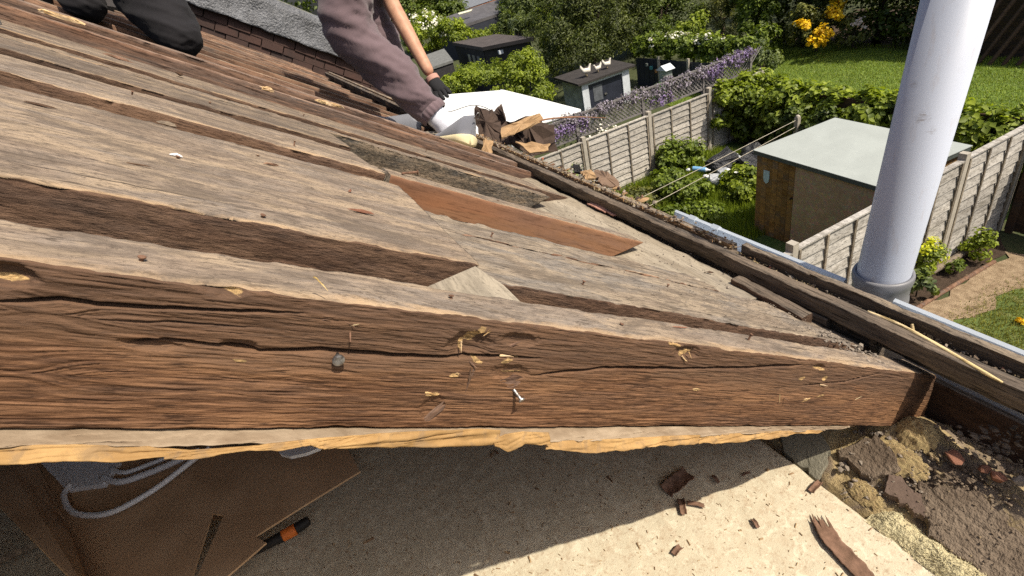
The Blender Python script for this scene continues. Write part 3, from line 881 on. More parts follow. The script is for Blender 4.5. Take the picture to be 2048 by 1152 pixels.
zc = -.79
fl = [atZ(60, 905, zc + .02), atZ(690, 890, zc), atZ(722, 945, zc), atZ(615, 1010, zc), atZ(512, 1075, zc), atZ(534, 1088, zc), atZ(460, 1152, zc), atZ(400, 1200, zc), atZ(398, 1152, zc), atZ(449, 1034, zc), atZ(427, 1029, zc), atZ(385, 1160, zc), atZ(320, 1230, zc), atZ(190, 1210, zc), atZ(130, 1050, zc)]
sheet('flap', fl, .004, M_CARD, carton)['label'] = 'flap with a long slot cut in it'
sheet('side_panel', [atZ(130, 1050, zc + .006), atZ(190, 1210, zc + .006), atZ(165, 1180, -.70), atZ(-30, 985, -.70), atZ(-30, 860, -.74), atZ(55, 900, -.76)], .004, M_CARD, carton)
sheet('bottom', [atZ(40, 900, -.846), atZ(420, 900, -.846), atZ(450, 1040, -.846), atZ(130, 1060, -.846)], .004, M_CARD, carton)
for k, (px, py, s) in enumerate([(385, 968, .02), (300, 1043, .008), (285, 1045, .006), (327, 1090, .007), (350, 1160, .012)]):
    jag_chip('scrap', carton, Matrix.Translation(Vector(atZ(px, py, zc + .001))) @ Matrix.Rotation(.5, 4, 'Z'), s, s * .5, .002, M_SIDE, 500 + k)


# white appliance and its flat flex in the box
M_WPLAS = plain('white_plastic', (.80, .80, .81), .4, .05, 30, 0, spec=.45)


def tube(name, pts, rad, mat, parent=None, n=8, flat=1.0, smooth=True, closed_ends=True, sub=6):
    """swept tube through points (Catmull-Rom); rad number or list"""
    P = [np.asarray(p, float) for p in pts]
    R = rad if isinstance(rad, (list, tuple)) else [rad] * len(P)
    Q = []; RR = []
    for i in range(len(P) - 1):
        p0, p1, p2, p3 = P[max(i - 1, 0)], P[i], P[i + 1], P[min(i + 2, len(P) - 1)]
        for s in range(sub):
            t = s / sub
            Q.append(.5 * ((2 * p1) + (-p0 + p2) * t + (2 * p0 - 5 * p1 + 4 * p2 - p3) * t * t + (-p0 + 3 * p1 - 3 * p2 + p3) * t ** 3))
            RR.append(R[i] * (1 - t) + R[i + 1] * t)
    Q.append(P[-1]); RR.append(R[-1])
    V = []; Fc = []
    upv = np.array([0, 0, 1.])
    for i, q in enumerate(Q):
        d = Q[min(i + 1, len(Q) - 1)] - Q[max(i - 1, 0)]
        d = d / (np.linalg.norm(d) + 1e-9)
        a = np.cross(d, upv)
        if np.linalg.norm(a) < 1e-3: a = np.cross(d, [1., 0, 0])
        a /= np.linalg.norm(a); b = np.cross(a, d)
        for k in range(n):
            th = 2 * math.pi * k / n
            V.append(q + RR[i] * (math.cos(th) * a + flat * math.sin(th) * b))
    m = len(Q)
    for i in range(m - 1):
        for k in range(n):
            k2 = (k + 1) % n
            Fc.append((i * n + k, i * n + k2, (i + 1) * n + k2, (i + 1) * n + k))
    if closed_ends:
        Fc.append(tuple(reversed(range(n)))); Fc.append(tuple(range((m - 1) * n, m * n)))
    return mk(name, V, Fc, mat, parent, smooth=smooth)


zz = -.765
ap = empty('white_appliance', atZ(160, 930, -.80), 'white plastic appliance with its cord lying in the cardboard box', 'appliance')
A = [atZ(60, 905, zz), atZ(235, 900, zz), atZ(240, 925, zz), atZ(205, 968, zz), atZ(130, 978, zz)]
B = [p + np.array([0, 0, -.04]) for p in A]
V = [p * .985 + np.mean(A, axis=0) * .015 for p in A] + A + B
V = np.array(V); V[5:10, 2] -= .006
k = 5
Fc = [tuple(range(5))] + [(i, 5 + i, 5 + (i + 1) % 5, (i + 1) % 5) for i in range(5)] + [(5 + i, 10 + i, 10 + (i + 1) % 5, 5 + (i + 1) % 5) for i in range(5)] + [tuple(reversed(range(10, 15)))]
mk('casing', V, Fc, M_WPLAS, ap)
tube('cord', [atZ(140, 970, zz), atZ(128, 990, zz), atZ(140, 1020, zz), atZ(175, 1031, zz), atZ(230, 1022, zz), atZ(310, 978, zz), atZ(380, 925, zz + .01), atZ(420, 895, zz + .01)], .006, M_WPLAS, ap)
tube('handle', [atZ(205, 955, zz), atZ(240, 964, zz), atZ(300, 945, zz), atZ(370, 915, zz + .01), atZ(400, 900, zz + .01)], .007, M_WPLAS, ap)
tube('handle', [atZ(222, 938, zz + .004), atZ(250, 945, zz + .004), atZ(300, 928, zz + .004), atZ(360, 905, zz + .012)], .005, M_WPLAS, ap)
lidp = [atZ(x, y, -.74) for x, y in [(552, 895), (560, 908), (580, 913), (612, 906), (640, 895), (600, 880)]]
tag(sheet('plastic_tray', lidp, .008, M_WPLAS, None), 'corner of a white plastic tray under the paper strip', 'tray')
# black tool with an orange band lying against the box
tl = empty('hand_tool', atZ(590, 1060, ZF), 'black hand tool with an orange band beside the cardboard box', 'tool')
M_BLK = plain('black_rubber', (.02, .018, .017), .6, .3, 60, .1, .001)
M_ORA = plain('orange_plastic', (.62, .16, .03), .5, .1, 60, 0)
za = -.815
pa, pb = atZ(505, 1104, za), atZ(566, 1072, za)
pc, pd = atZ(592, 1058, za), atZ(618, 1040, za)
tube('grip', [pa, (pa + pb) / 2, pb], [.008, .0095, .0105], M_BLK, tl, n=12)
tube('band', [pb, (pb + pc) / 2, pc], .0112, M_ORA, tl, n=12)
tube('cap', [pc, (pc + pd) / 2, pd], [.0105, .0105, .008], M_BLK, tl, n=12)
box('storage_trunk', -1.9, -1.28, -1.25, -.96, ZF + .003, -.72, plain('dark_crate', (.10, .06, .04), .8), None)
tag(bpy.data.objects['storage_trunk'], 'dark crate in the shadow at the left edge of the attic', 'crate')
tag(tube('batten_offcut', [atZ(-40, 1140, -.80), atZ(80, 1085, -.80)], .008, M_TOPG, None, n=4, smooth=False), 'pale stick poking into the shadow at the lower left', 'stick')

# wall head beyond the floor sheet: mortar, slates, brick rubble, mineral wool
def mortarmat():
    b = NB('mortar_rubble')
    v = b.coord((1, 1, 1), rand=False)
    n = b.noise(v, 14, 6, .65, .6); n2 = b.noise(v, 220, 4, .7); n3 = b.noise(v, 9, 4, .6, 1.0)
    c = b.mix(b.ramp(n, [(.35, 0), (.68, 1)]), (.13, .095, .07), (.30, .235, .165))
    c = b.mix(b.ramp(n3, [(.50, 0), (.58, .85)]), c, (.44, .335, .17))
    c = b.mix(b.ramp(n2, [(.55, 0), (.68, .6)]), c, (.08, .05, .035))
    b.col(c); b.rough(.95)
    b.bump(b.math('ADD', n, n2), 1.0, .004)
    return b.m


M_MORT = mortarmat()


WS = .75


def atS(px, py, off=0.0):      # on the sloping rubble of the wall head
    return atp(px, py, np.array([0, -WS, 1.0]), -1.281 + off)


def f_head(a, b):
    X = -1.6 + 2.2 * a; Y = .572 + .226 * b
    Z = np.minimum(-1.281 + WS * Y, -.765 - (Y - .69) * .45) - .012 + .024 * (fbm(X * 14, Y * 14, 41, 4) - .35) + .010 * (fbm(X * 70, Y * 70, 42, 3) - .5)
    Z = Z + .022 * np.exp(-((X + .29) / .05) ** 2 - ((Y - .735) / .05) ** 2) - .014 * (b < .03)
    return np.stack([X, Y, Z], -1)


grid_sheet('wall_head', f_head, 520, 60, M_MORT, house, .02)['label'] = 'rough mortar and rubble on top of the wall inside the eaves'
M_SLATE = plain('grey_slate', (.21, .162, .118), .95, .35, 12, 1.0, .006, c2=(.12, .088, .062))
M_SLATE2 = plain('brown_slate', (.22, .155, .12), .8, .35, 14, .5, .002)


def slab(name, pts, th, mat, seed, label, cat, group=None, n_edge=14, z_noise=.0015):
    """broken slab: outline points with ragged edges, chipped top"""
    r = random.Random(seed)
    P = []
    for i in range(len(pts)):
        a, b = np.asarray(pts[i], float), np.asarray(pts[(i + 1) % len(pts)], float)
        ln = np.linalg.norm(b - a)
        m = max(2, int(n_edge * ln / .1))
        for k in range(m):
            q = a + (b - a) * k / m
            P.append(q + np.array([r.gauss(0, 1), r.gauss(0, 1), 0]) * min(.0022, ln * .03))
    c = np.mean(P, axis=0); k = len(P)
    _, _, vt = np.linalg.svd(np.array(pts, float) - np.mean(pts, axis=0)); nv_ = vt[2]
    pc = np.mean(pts, axis=0)
    P = [p - np.array([0, 0, float(nv_ @ (p - pc)) / nv_[2]]) for p in P]; c = np.mean(P, axis=0)
    top = [p + np.array([0, 0, r.uniform(-1, 1) * z_noise]) for p in P]
    V = [c + (p - c) * .965 + np.array([0, 0, th * .12]) for p in P] + top + [p - np.array([0, 0, th]) for p in P] + [c + np.array([0, 0, th * .12])]
    Fc = []
    for i in range(k):
        j = (i + 1) % k
        Fc += [(i, j, 3 * k), (k + i, k + j, j, i), (2 * k + i, 2 * k + j, k + j, k + i)]
    Fc.append(tuple(reversed(range(2 * k, 3 * k))))
    o = mk(name, V, Fc, mat)
    return tag(o, label, cat, group)


slab('slate_piece', [atS(1836, 965, .004), atS(1960, 985, .004), atS(2060, 1090, .004), atS(2080, 1160, .004), atS(2000, 1180, .004), atS(1860, 1070, .004)], .012, M_SLATE, 71, 'large dark slate slab at the lower right corner', 'slate')
slab('slate_piece', [atS(1775, 948, .004), atS(1806, 955, .004), atS(1872, 1022, .004), atS(1850, 1037, .004), atS(1768, 985, .004)], .010, M_SLATE2, 72, 'brown slate sliver between the yellow wool and the dark slab', 'slate')
slab('slate_piece', [atS(1672, 905, .004), atS(1752, 868, .004), atS(1790, 905, .004), atS(1800, 940, .004), atS(1740, 960, .004)], .012, M_SLATE, 73, 'broken slate under the foot of the front rafter', 'slate')
slab('slate_piece', [atS(1560, 868, .004), atS(1640, 866, .004), atS(1662, 900, .004), atS(1640, 965, .004), atS(1570, 905, .004)], .010, plain('grey_felt_scrap', (.27, .25, .19), .9, .35, 30, .5), 74, 'grey felt scrap beside the tip of the floor sheet', 'felt')
M_RB = plain('red_brick_lump', (.27, .125, .08), .9, .35, 40, .6, .002)
M_STONE = plain('mortar_lump', (.30, .25, .20), .95, .35, 40, .7, .003)
for k, (px, py, s, z, mt, lab) in enumerate([(1998, 955, .022, -.822, M_RB, 'square red brick lump at the right edge of the rubble'), (1968, 938, .018, -.825, M_RB, 'thin orange brick shard left of the brick lump'),
                                             (1912, 915, .030, -.828, M_RB, 'pointed pale red tile shard on the dark rubble'), (2035, 960, .020, -.828, M_STONE, 'grey mortar lump beside the brick at the right edge')]):
    me = rock_mesh('brick_lump', s, 600 + k, .9 if k != 2 else .45)
    o = mesh_obj('brick_lump' if mt is M_RB else 'mortar_lump', me, mt, None, Matrix.Translation(Vector(atS(px, py, .006))) @ Matrix.Rotation(k * 1.3, 4, 'Z'))
    tag(o, lab, 'rubble')
for i, (x0, y0, x1, y1, n, z) in enumerate([(1860, 850, 2048, 1010, 420, -.83), (1680, 860, 1860, 1000, 300, -.838), (1780, 940, 2040, 1150, 260, -.83)]):
    V = []; Fc = []
    for k in range(n):
        P = atS(r.uniform(x0, x1), r.uniform(y0, y1), r.uniform(-.008, .004) if i < 2 else r.uniform(.004, .007))
        me = rock_mesh('t', r.choice([.002, .003, .003, .004, .006, .009, .013] if i < 2 else [.0012, .002, .003, .005]), 900 + k + i * 500, .8, 10)
        b0 = len(V)
        V += [np.array(v.co) + P for v in me.vertices]; Fc += [tuple(b0 + q for q in p.vertices) for p in me.polygons]
        bpy.data.meshes.remove(me)
    tag(mk('rubble', V, Fc, [M_MORT, M_STONE, M_MORT][i]), ['loose dark rubble under the eaves board at the right edge', 'loose mortar crumbs below the foot of the front rafter', 'crumbs of mortar strewn over the slate slabs'][i], 'rubble', kind='stuff')

# mineral wool: soft fibres
M_WOOL = plain('yellow_mineral_wool', (.60, .535, .33), .95, .3, 30, .8, .006, c2=(.50, .43, .26))


def f_wool(a, b):
    p0, p1 = atZ(1735, 1030, -.842), atZ(2060, 1300, -.842)
    X = p0[0] + (p1[0] - p0[0]) * a + 0 * b
    Y = .562 + .055 * b
    Z = -.852 + .022 * np.sin(b * math.pi) * np.clip(a * 9, 0, 1) + .016 * (fbm(X * 45, Y * 45, 51, 4) - .4)
    return np.stack([X, Y, Z], -1)


wl = grid_sheet('insulation_wool', f_wool, 140, 40, M_WOOL)
tag(wl, 'pale yellow mineral wool strip beside the floor sheet', 'insulation')
V = []; Fc = []
for k in range(1500):
    a = r.random() ** .7; b = r.random()
    P = np.asarray(f_wool(np.array([[a]]), np.array([[b]])))[0, 0]
    d = np.array([r.gauss(0, 1), r.gauss(0, 1), abs(r.gauss(0, .6))]); d /= np.linalg.norm(d)
    L = r.uniform(.003, .008); s = np.cross(d, [0, 0, 1]); s = s / (np.linalg.norm(s) + 1e-6) * .00035
    m = P + d * L * .5 + np.array([r.gauss(0, .001), r.gauss(0, .001), .001])
    b0 = len(V); V += [P - s, P + s, m + s, m - s, P + d * L]; Fc += [(b0, b0 + 1, b0 + 2, b0 + 3), (b0 + 3, b0 + 2, b0 + 4)]
o = mk('wool_fibres', V, Fc, M_WOOL, wl); o['kind'] = 'stuff'
# yellow dust heaps
M_DUST = plain('yellow_sawdust', (.50, .385, .19), .95, .4, 120, .9, .003, c2=(.33, .235, .12))
for k, (px, py, rx, ry, hh, lab) in enumerate([(1835, 868, .030, .022, .014, 'heap of yellow sawdust at the foot of the front rafter'), (1730, 985, .030, .014, .006, 'thin spread of yellow sawdust beside the wool'), (1800, 915, .045, .020, .006, 'spread of yellow sawdust over the broken slate')]):
    c = atS(px, py, .002)

    def f_heap(a, b, c=c, rx=rx, ry=ry, hh=hh, k=k):
        x = (a - .5) * 2; y = (b - .5) * 2
        q = np.clip(1 - x * x - y * y, 0, 1)
        Z = c[2] + WS * y * ry - .004 + hh * q ** .8 * (.6 + .8 * fbm(x * 4, y * 4, 60 + k, 4)) + .004 * (fbm(x * 16, y * 16, 63 + k, 2) - .5)
        return np.stack([c[0] + x * rx, c[1] + y * ry, Z], -1)
    tag(grid_sheet('sawdust_heap', f_heap, 50, 40, M_DUST, None, keep=lambda a, b: ((a - .5) ** 2 + (b - .5) ** 2 < .23 * (.5 + fbm(a * 9, b * 9, 4, 3)))), lab, 'sawdust', kind='stuff')

# bark flakes and torn felt strips lying on the floor sheet
M_BARK = plain('brown_bark_felt', (.215, .125, .085), .85, .4, 60, .5, .001, c2=(.12, .07, .045))


def curl(name, pts_c, wid, mat, curl_amt, seed, th=.0012, nu=40, nv=12, rag=.002):
    """curled strip along a centre line"""
    Pc = np.array(pts_c, float)
    A = np.linspace(0, 1, nu + 1)
    Cx = np.stack([np.interp(A, np.linspace(0, 1, len(Pc)), Pc[:, q]) for q in range(3)], -1)
    d = np.gradient(Cx, axis=0); d /= np.linalg.norm(d, axis=1)[:, None]
    sd = np.cross(d, [0, 0, 1.]); sd /= np.linalg.norm(sd, axis=1)[:, None] + 1e-9
    up = np.cross(sd, d)

    def fn(a, b):
        t = (b - .5) * 2
        wv = wid * (1 + .35 * (fbm(a * 9, b * 0 + np.sign(t) * 3, seed, 3) - .5))
        q = Cx[:, None, :] + sd[:, None, :] * (t * wv * np.cos(curl_amt * np.abs(t)))[..., None] + up[:, None, :] * (wid * np.sin(curl_amt * t * t) + .25 * wid * (fbm(a * 7, b * 3, seed + 3, 3) - .5))[..., None]
        q = q + d[:, None, :] * (rag * (fbm(b * 12, a * 0, seed + 4, 3) - .5) * (a ** 8 + (1 - a) ** 8) * 2)[..., None]
        return q
    return grid_sheet(name, fn, nu, nv, mat, None, th)


tag(curl('torn_felt_strip', [atZ(1640, 1042, ZF + .004), atZ(1665, 1085, ZF + .007), atZ(1700, 1120, ZF + .005), atZ(1745, 1170, ZF + .006)], .013, M_BARK, .14, 81, rag=.02), 'long brown torn felt strip on the sawdusty floor', 'felt')
tag(curl('bark_flake', [atZ(1332, 985, ZF + .003), atZ(1350, 970, ZF + .006), atZ(1378, 948, ZF + .004)], .016, M_BARK, .35, 82), 'broad brown bark flake at the shadow edge on the floor', 'bark')
for k, (a, b, wd, lab) in enumerate([((1362, 1000), (1368, 1030), .007, 'upright petal of the small bark star on the floor'), ((1375, 1008), (1408, 1013), .005, 'right petal of the small bark star on the floor'),
                                     ((1622, 985), (1640, 965), .006, 'small square brown chip near the edge of the floor sheet'), ((1425, 952), (1437, 966), .0035, 'dark fleck on the lit floor sheet'),
                                     ((1505, 1040), (1516, 1056), .004, 'small brown chip in the middle of the lit floor'), ((1485, 952), (1500, 946), .003, 'reddish sliver on the upper part of the lit floor'),
                                     ((1348, 1110), (1362, 1095), .006, 'faint brown chip low on the lit floor')]):
    tag(curl('wood_chip', [atZ(*a, ZF + .003), (atZ(*a, ZF + .003) + atZ(*b, ZF + .003)) / 2 + np.array([0, 0, .003]), atZ(*b, ZF + .004)], wd, M_BARK, .6, 90 + k, nu=14, nv=8), lab, 'chip')
def atE(px, py, off=0.0):      # on the pale boarding under the rafter feet
    return atp(px, py, np.array([0, .277, 1.0]), -.461 + off)


# ------------------------------------------------------------------ gutter, vent pipe, debris along the eaves
M_GUT = plain('pale_grey_gutter_plastic', (.52, .57, .63), .45, .12, 5, .05, .002, spec=.4)
gut = empty('gutter', (-.7, .88, -.78), 'pale grey gutter running along the eaves behind the vent pipe', 'gutter')


def gutter_len(x0, x1, parent):
    prof = [(.858, -.735), (.860, -.772), (.872, -.785), (.944, -.785), (.957, -.772), (.960, -.742), (.966, -.738), (.970, -.742), (.967, -.778), (.950, -.797), (.866, -.797), (.853, -.780), (.852, -.735)]
    prof = [(y - .035, z + .023) for y, z in prof]
    n = len(prof)
    V = [(x0, y, z) for y, z in prof] + [(x1, y, z) for y, z in prof]
    Fc = [(i, (i + 1) % n, n + (i + 1) % n, n + i) for i in range(n)]
    o = mk('gutter_length', V, Fc, M_GUT, parent)
    return o


gutter_len(-1.09, -.574, gut); gutter_len(-.474, .6, gut)
for x in (-1.02, -.936):
    V = []
    prof = [(.850, -.733), (.850, -.783), (.866, -.800), (.951, -.800), (.970, -.780), (.9735, -.742), (.966, -.7345), (.957, -.742), (.954, -.772), (.944, -.783), (.872, -.783), (.862, -.772), (.860, -.733)]
    prof = [(y - .035, z + .023) for y, z in prof]
    n = len(prof)
    V = [(x - .012, y, z) for y, z in prof] + [(x + .012, y, z) for y, z in prof]
    mk('union_clip', V, [(i, (i + 1) % n, n + (i + 1) % n, n + i) for i in range(n)] + [tuple(range(n)), tuple(reversed(range(n, 2 * n)))], M_GUT, gut)

# vent pipe
b = NB('white_vent_pipe')
v = b.coord((1, 1, 1), rand=False)
n = b.noise(v, 22, 5, .65, 1.2); n2 = b.noise(b.coord((60, 60, 14), rand=False), 1, 4, .6)
c = b.mix(b.ramp(n, [(.60, 0), (.78, .5)]), (.46, .495, .58), (.36, .36, .38))
c = b.mix(b.ramp(n2, [(.58, 0), (.72, .35)]), c, (.36, .30, .27))
# smears of old sealant and grime at a few heights on the side facing the roof
def on_pipe(px, py):
    r0 = ray(px, py); oc = np.array([-.51, .985]); dxy = r0[:2]
    A = dxy @ dxy; Bq = -2 * dxy @ oc; Cq = oc @ oc - .0465 ** 2
    t = (-Bq - math.sqrt(max(Bq * Bq - 4 * A * Cq, 0))) / (2 * A)
    return r0 * t


for (px, py, rad, amt) in [(1846, 236, .013, .75), (1862, 262, .010, .45), (1826, 170, .010, .35), (1790, 400, .010, .4), (1755, 470, .012, .3), (1790, 505, .010, .35)]:
    P = on_pipe(px, py)
    tcx = b.n('ShaderNodeTexCoord')
    vd = b.n('ShaderNodeVectorMath', operation='DISTANCE'); b.l(tcx.outputs['Object'], vd.inputs[0]); vd.inputs[1].default_value = (P[0] + .524, P[1] - .966, P[2] + .75)
    fall = b.ramp(b.math('DIVIDE', vd.outputs['Value'], rad), [(.25, 1), (1.0, 0)])
    sm = b.ramp(b.noise(b.coord((70, 70, 200), rand=False), 1, 4, .65, 1.5), [(.46, 0), (.60, amt)])
    c = b.mix(b.math('MULTIPLY', fall, sm), c, (.20, .17, .15))
b.col(c); b.rough(.42); b.b.inputs['Specular IOR Level'].default_value = .4
M_PIPE = b.m
M_COLL = plain('grey_pipe_collar', (.20, .20, .215), .45, .2, 20, .1, .001, spec=.4)


def lathe(name, prof, c, mat, parent, n=48, smooth=True, tilt=(0, 0)):
    V = []; Fc = []
    for z, rr in prof:
        for k in range(n):
            a = 2 * math.pi * k / n
            V.append((c[0] + rr * math.cos(a) + tilt[0] * (c[2] + z + .70), c[1] + rr * math.sin(a) + tilt[1] * (c[2] + z + .70), c[2] + z))
    for s in range(len(prof) - 1):
        for k in range(n):
            k2 = (k + 1) % n
            Fc.append((s * n + k, s * n + k2, (s + 1) * n + k2, (s + 1) * n + k))
    return mk(name, V, Fc, mat, parent, origin=c, smooth=smooth)


PX, PY = -.524, .966
pipe = empty('vent_pipe', (PX, PY, -5.7), 'tall white vent pipe with a grey collar rising past the gutter', 'pipe')
lathe('pipe_shaft', [(-4.9, .046), (0, .046), (.66, .046), (.66, .043), (.3, .043)], (PX, PY, -.75), M_PIPE, pipe, 64, tilt=(.026, .052))
lathe('collar', [(-.14, 0.0465), (-.10, 0.0469), (-.085, 0.0495), (-.060, 0.0499), (-.055, 0.0516), (-.047, 0.0520), (-.040, 0.0512), (-.036, 0.0499), (-.012, 0.0503), (-.006, 0.0525), (.002, 0.0537), (.010, 0.0536), (.015, 0.0520), (.014, 0.0469), (.003, 0.0465)], (PX, PY, -.705), M_COLL, pipe, 64)
# yellow stick lying in the trough
st = empty('wooden_stick', atZ(1850, 660, -.63), 'thin pale yellow stick with a snapped twig in the eaves trough', 'stick')
tube('shaft', [atZ(1735, 623, -.628), atZ(1800, 650, -.628), atZ(1870, 688, -.628), atZ(1960, 740, -.628), atZ(2005, 765, -.628)], [.0022, .003, .0032, .0028, .0015], M_STICK, st)
tube('twig', [atZ(1826, 660, -.628), atZ(1824, 648, -.620)], [.0028, .0022], M_STICK, st, n=5)

# loose stuff along the trough: crumbs of mortar, splinters, red tile
r = random.Random(11)
for part, (mt, lab, nm, cnt) in enumerate([(M_MORT, 'dark dirt and mortar crumbs along the eaves trough', 'dirt', 700), (M_SCAR, 'fresh wood splinters strewn along the eaves trough', 'splinters', 120), (M_STONE, 'pale mortar grit along the eaves trough', 'grit', 160)]):
    V = []; Fc = []
    for k in range(cnt):
        X = -.12 - (r.random() ** 1.5) * 2.3
        if part == 1: X = -.62 - r.random() * 1.6
        Y = .759 + r.random() * (.011 if X > -.70 else .034); Z = -.640 + r.random() * (.010 if part else .008) + (.009 if X < -.7 else 0)
        if part == 1:
            L = r.uniform(.003, .012); me = None; a = r.gauss(0, .6); s = r.uniform(.0006, .0028)
            ds = np.array([math.cos(a), math.sin(a), r.uniform(-.1, .5)]); sd = np.array([-math.sin(a), math.cos(a), 0]) * s
            P = np.array([X, Y, Z + .003]); b0 = len(V)
            V += [P - ds * L - sd, P + ds * L - sd * .3, P + ds * L * 1.1 + sd * .4, P - ds * L * .8 + sd, P + np.array([0, 0, s * 1.5]), P - np.array([0, 0, s])]
            Fc += [(b0, b0 + 1, b0 + 4), (b0 + 1, b0 + 2, b0 + 4), (b0 + 2, b0 + 3, b0 + 4), (b0 + 3, b0, b0 + 4), (b0 + 1, b0, b0 + 5), (b0 + 2, b0 + 1, b0 + 5), (b0 + 3, b0 + 2, b0 + 5), (b0, b0 + 3, b0 + 5)]
        else:
            me = rock_mesh('t', r.choice([.002, .003, .004, .005, .008, .012]), 2000 + k + part * 1000, .8, 9)
            b0 = len(V); P = np.array([X, Y, Z])
            V += [np.array(v.co) + P for v in me.vertices]; Fc += [tuple(b0 + q for q in p.vertices) for p in me.polygons]
            bpy.data.meshes.remove(me)
    tag(mk(nm, V, Fc, mt), lab, 'debris', kind='stuff')
# dust and grit lying on the dusty rafter and on the boards
V = []; Fc = []
for k in range(420):
    u = -.42 - r.random() * .14; vv = .50 + r.random() ** .6 * .45
    if k > 220: u = -.33 - r.random() * .12; vv = .84 + r.random() ** .7 * .11
    me = rock_mesh('t', r.choice([.0015, .002, .003, .004]) * (2.2 if k > 300 else 1), 5000 + k, .8, 8)
    P = rp(u, vv, 0); b0 = len(V)
    V += [np.array(v.co) + P for v in me.vertices]; Fc += [tuple(b0 + q for q in p.vertices) for p in me.polygons]
    bpy.data.meshes.remove(me)
tag(mk('grit', V, Fc, M_STONE), 'grit and crumbs on the lower ends of the two nearest rafters', 'debris', kind='stuff')
for k, (px, py, s, w_, mt, lab) in enumerate([(1722, 693, .013, .004, M_STONE, 'grey mortar lump on the tip of the front rafter'), (1455, 575, .008, -.0, M_STONE, 'small mortar lump on the dusty boarding'),
                                              (1570, 545, .006, .02, M_STONE, 'round grit stone in the trough left of the vent pipe')]):
    tag(mesh_obj('mortar_lump', rock_mesh('mortar_lump', s, 800 + k), mt, None, Matrix.Translation(Vector(atR(px, py, w_)))), lab, 'rubble')
M_TILE = plain('red_clay_tile', (.42, .15, .09), .85, .3, 50, .4, .001)
for k, (px, py, s, z, lab) in enumerate([(1625, 577, .008, -.634, 'red tile chip in the trough nearest the vent pipe'), (1540, 535, .008, -.634, 'red tile chip in the trough left of the grit stone'), (2005, 735, .007, -.634, 'red tile chip at the right end of the trough'), (1085, 317, .018, -.655, 'orange tile chip below the torn felt heap')]):
    tag(mesh_obj('tile_chip', rock_mesh('tile_chip', s, 820 + k, .5), M_TILE, None, Matrix.Translation(Vector(atZ(px, py, z)))), lab, 'tile chip')
for k, (a, b_, lab) in enumerate([((1180, 408), (1215, 425), 'pair of pinkish tile strips beside the eaves timber, upper one'), ((1198, 412), (1232, 432), 'pair of pinkish tile strips beside the eaves timber, lower one')]):
    tag(curl('tile_strip', [atE(*a, .004), (atE(*a, .006) + atE(*b_, .006)) / 2, atE(*b_, .004)], .010, plain('pink_tile', (.45, .24, .18), .85), .3, 840 + k, th=.004, nu=10, nv=6), lab, 'tile chip')

# small litter on the planks
for k, (px, py, L, wd, rot, mt, lab) in enumerate([(545, 330, .014, .0022, .4, M_SIDE2, 'upright brown splinter on the wide plank'), (725, 425, .016, .003, .1, M_RB, 'reddish bark sliver on the wide plank'), (352, 312, .008, .0025, .1, M_WPLAS, 'white paint fleck on the wide plank'),
                                                   (275, 330, .014, .0012, .3, M_SIDE, 'thin dark splinter on the wide plank'), (700, 382, .008, .0025, 1.2, M_RB, 'short brown peg of bark on the wide plank'), (75, 210, .018, .002, .15, M_SIDE, 'dark twig at the left of the wide plank'),
                                                   (238, 118, .030, .005, .1, M_BARK, 'bark flake on the grey boards near the left corner'), (230, 130, .022, .003, .1, M_SIDE, 'dark sliver on the grey boards near the left corner'), (335, 250, .014, .004, -.2, M_TOPG, 'pale chip on the grey boards'),
                                                   (1240, 765, .012, .002, 0, M_BARK, None), (360, 150, .012, .008, .5, M_SIDE, 'dark knot chip on the grey boards'), (1360, 655, .018, .0012, .1, M_RB, 'red sliver on the top of the front rafter')]):
    if lab is None: continue
    P = atR(px, py, .001)
    o = jag_chip('wood_chip', None, Matrix.Translation(Vector(P)) @ frame(0, 0, HR).to_3x3().to_4x4() @ Matrix.Rotation(rot, 4, 'Z'), L, wd, wd * .8, mt, 860 + k)
    tag(o, lab, 'chip')

V = []; Fc = []
for k in range(240):
    px = r.uniform(1090, 1460); py = 395 + (px - 1090) * .42 + r.uniform(-14, 60) * (.4 + .6 * (px - 1090) / 370)
    P = atE(px, py, .001)
    if not (.47 < P[1] < .735 and -2.2 < P[0] < -.6): continue
    me = rock_mesh('t', r.choice([.0015, .002, .003, .004, .007]), 7000 + k, .7, 8)
    b0 = len(V); V += [np.array(v_.co) + P for v_ in me.vertices]; Fc += [tuple(b0 + q for q in p_.vertices) for p_ in me.polygons]
    bpy.data.meshes.remove(me)
tag(mk('grit', V, Fc, M_STONE), 'grit scattered on the pale boarding below the orange rafter', 'debris', kind='stuff')
for k, (px, py, L, wd, rot, lab) in enumerate([(1262, 478, .022, .004, .2, 'orange splinter at the lower end of the orange rafter'), (1240, 486, .016, .003, -.2, 'short splinter below the end of the orange rafter'), (1420, 545, .010, .003, .4, 'dark chip on the pale boarding near the eaves timber'), (1230, 400, .020, .010, .3, 'grey mortar flake beside the eaves timber'), (1120, 372, .03, .01, .2, 'brown bark flake at the end of the nearer batten')]):
    tag(jag_chip('wood_chip', None, Matrix.Translation(Vector(atE(px, py, .003))) @ Matrix.Rotation(rot, 4, 'Z'), L, wd, wd * .7, [M_SCAR, M_SCAR, M_SIDE, M_STONE, M_BARK][k], 1900 + k), lab, 'chip')

# torn felt and boards heaped at the eaves beyond the shoe
M_FELTB = plain('torn_brown_felt', (.075, .05, .038), .9, .4, 12, .6, .003)
M_FELTT = plain('tan_felt_board', (.36, .23, .12), .85, .3, 30, .5, .002)
D0 = 2.55


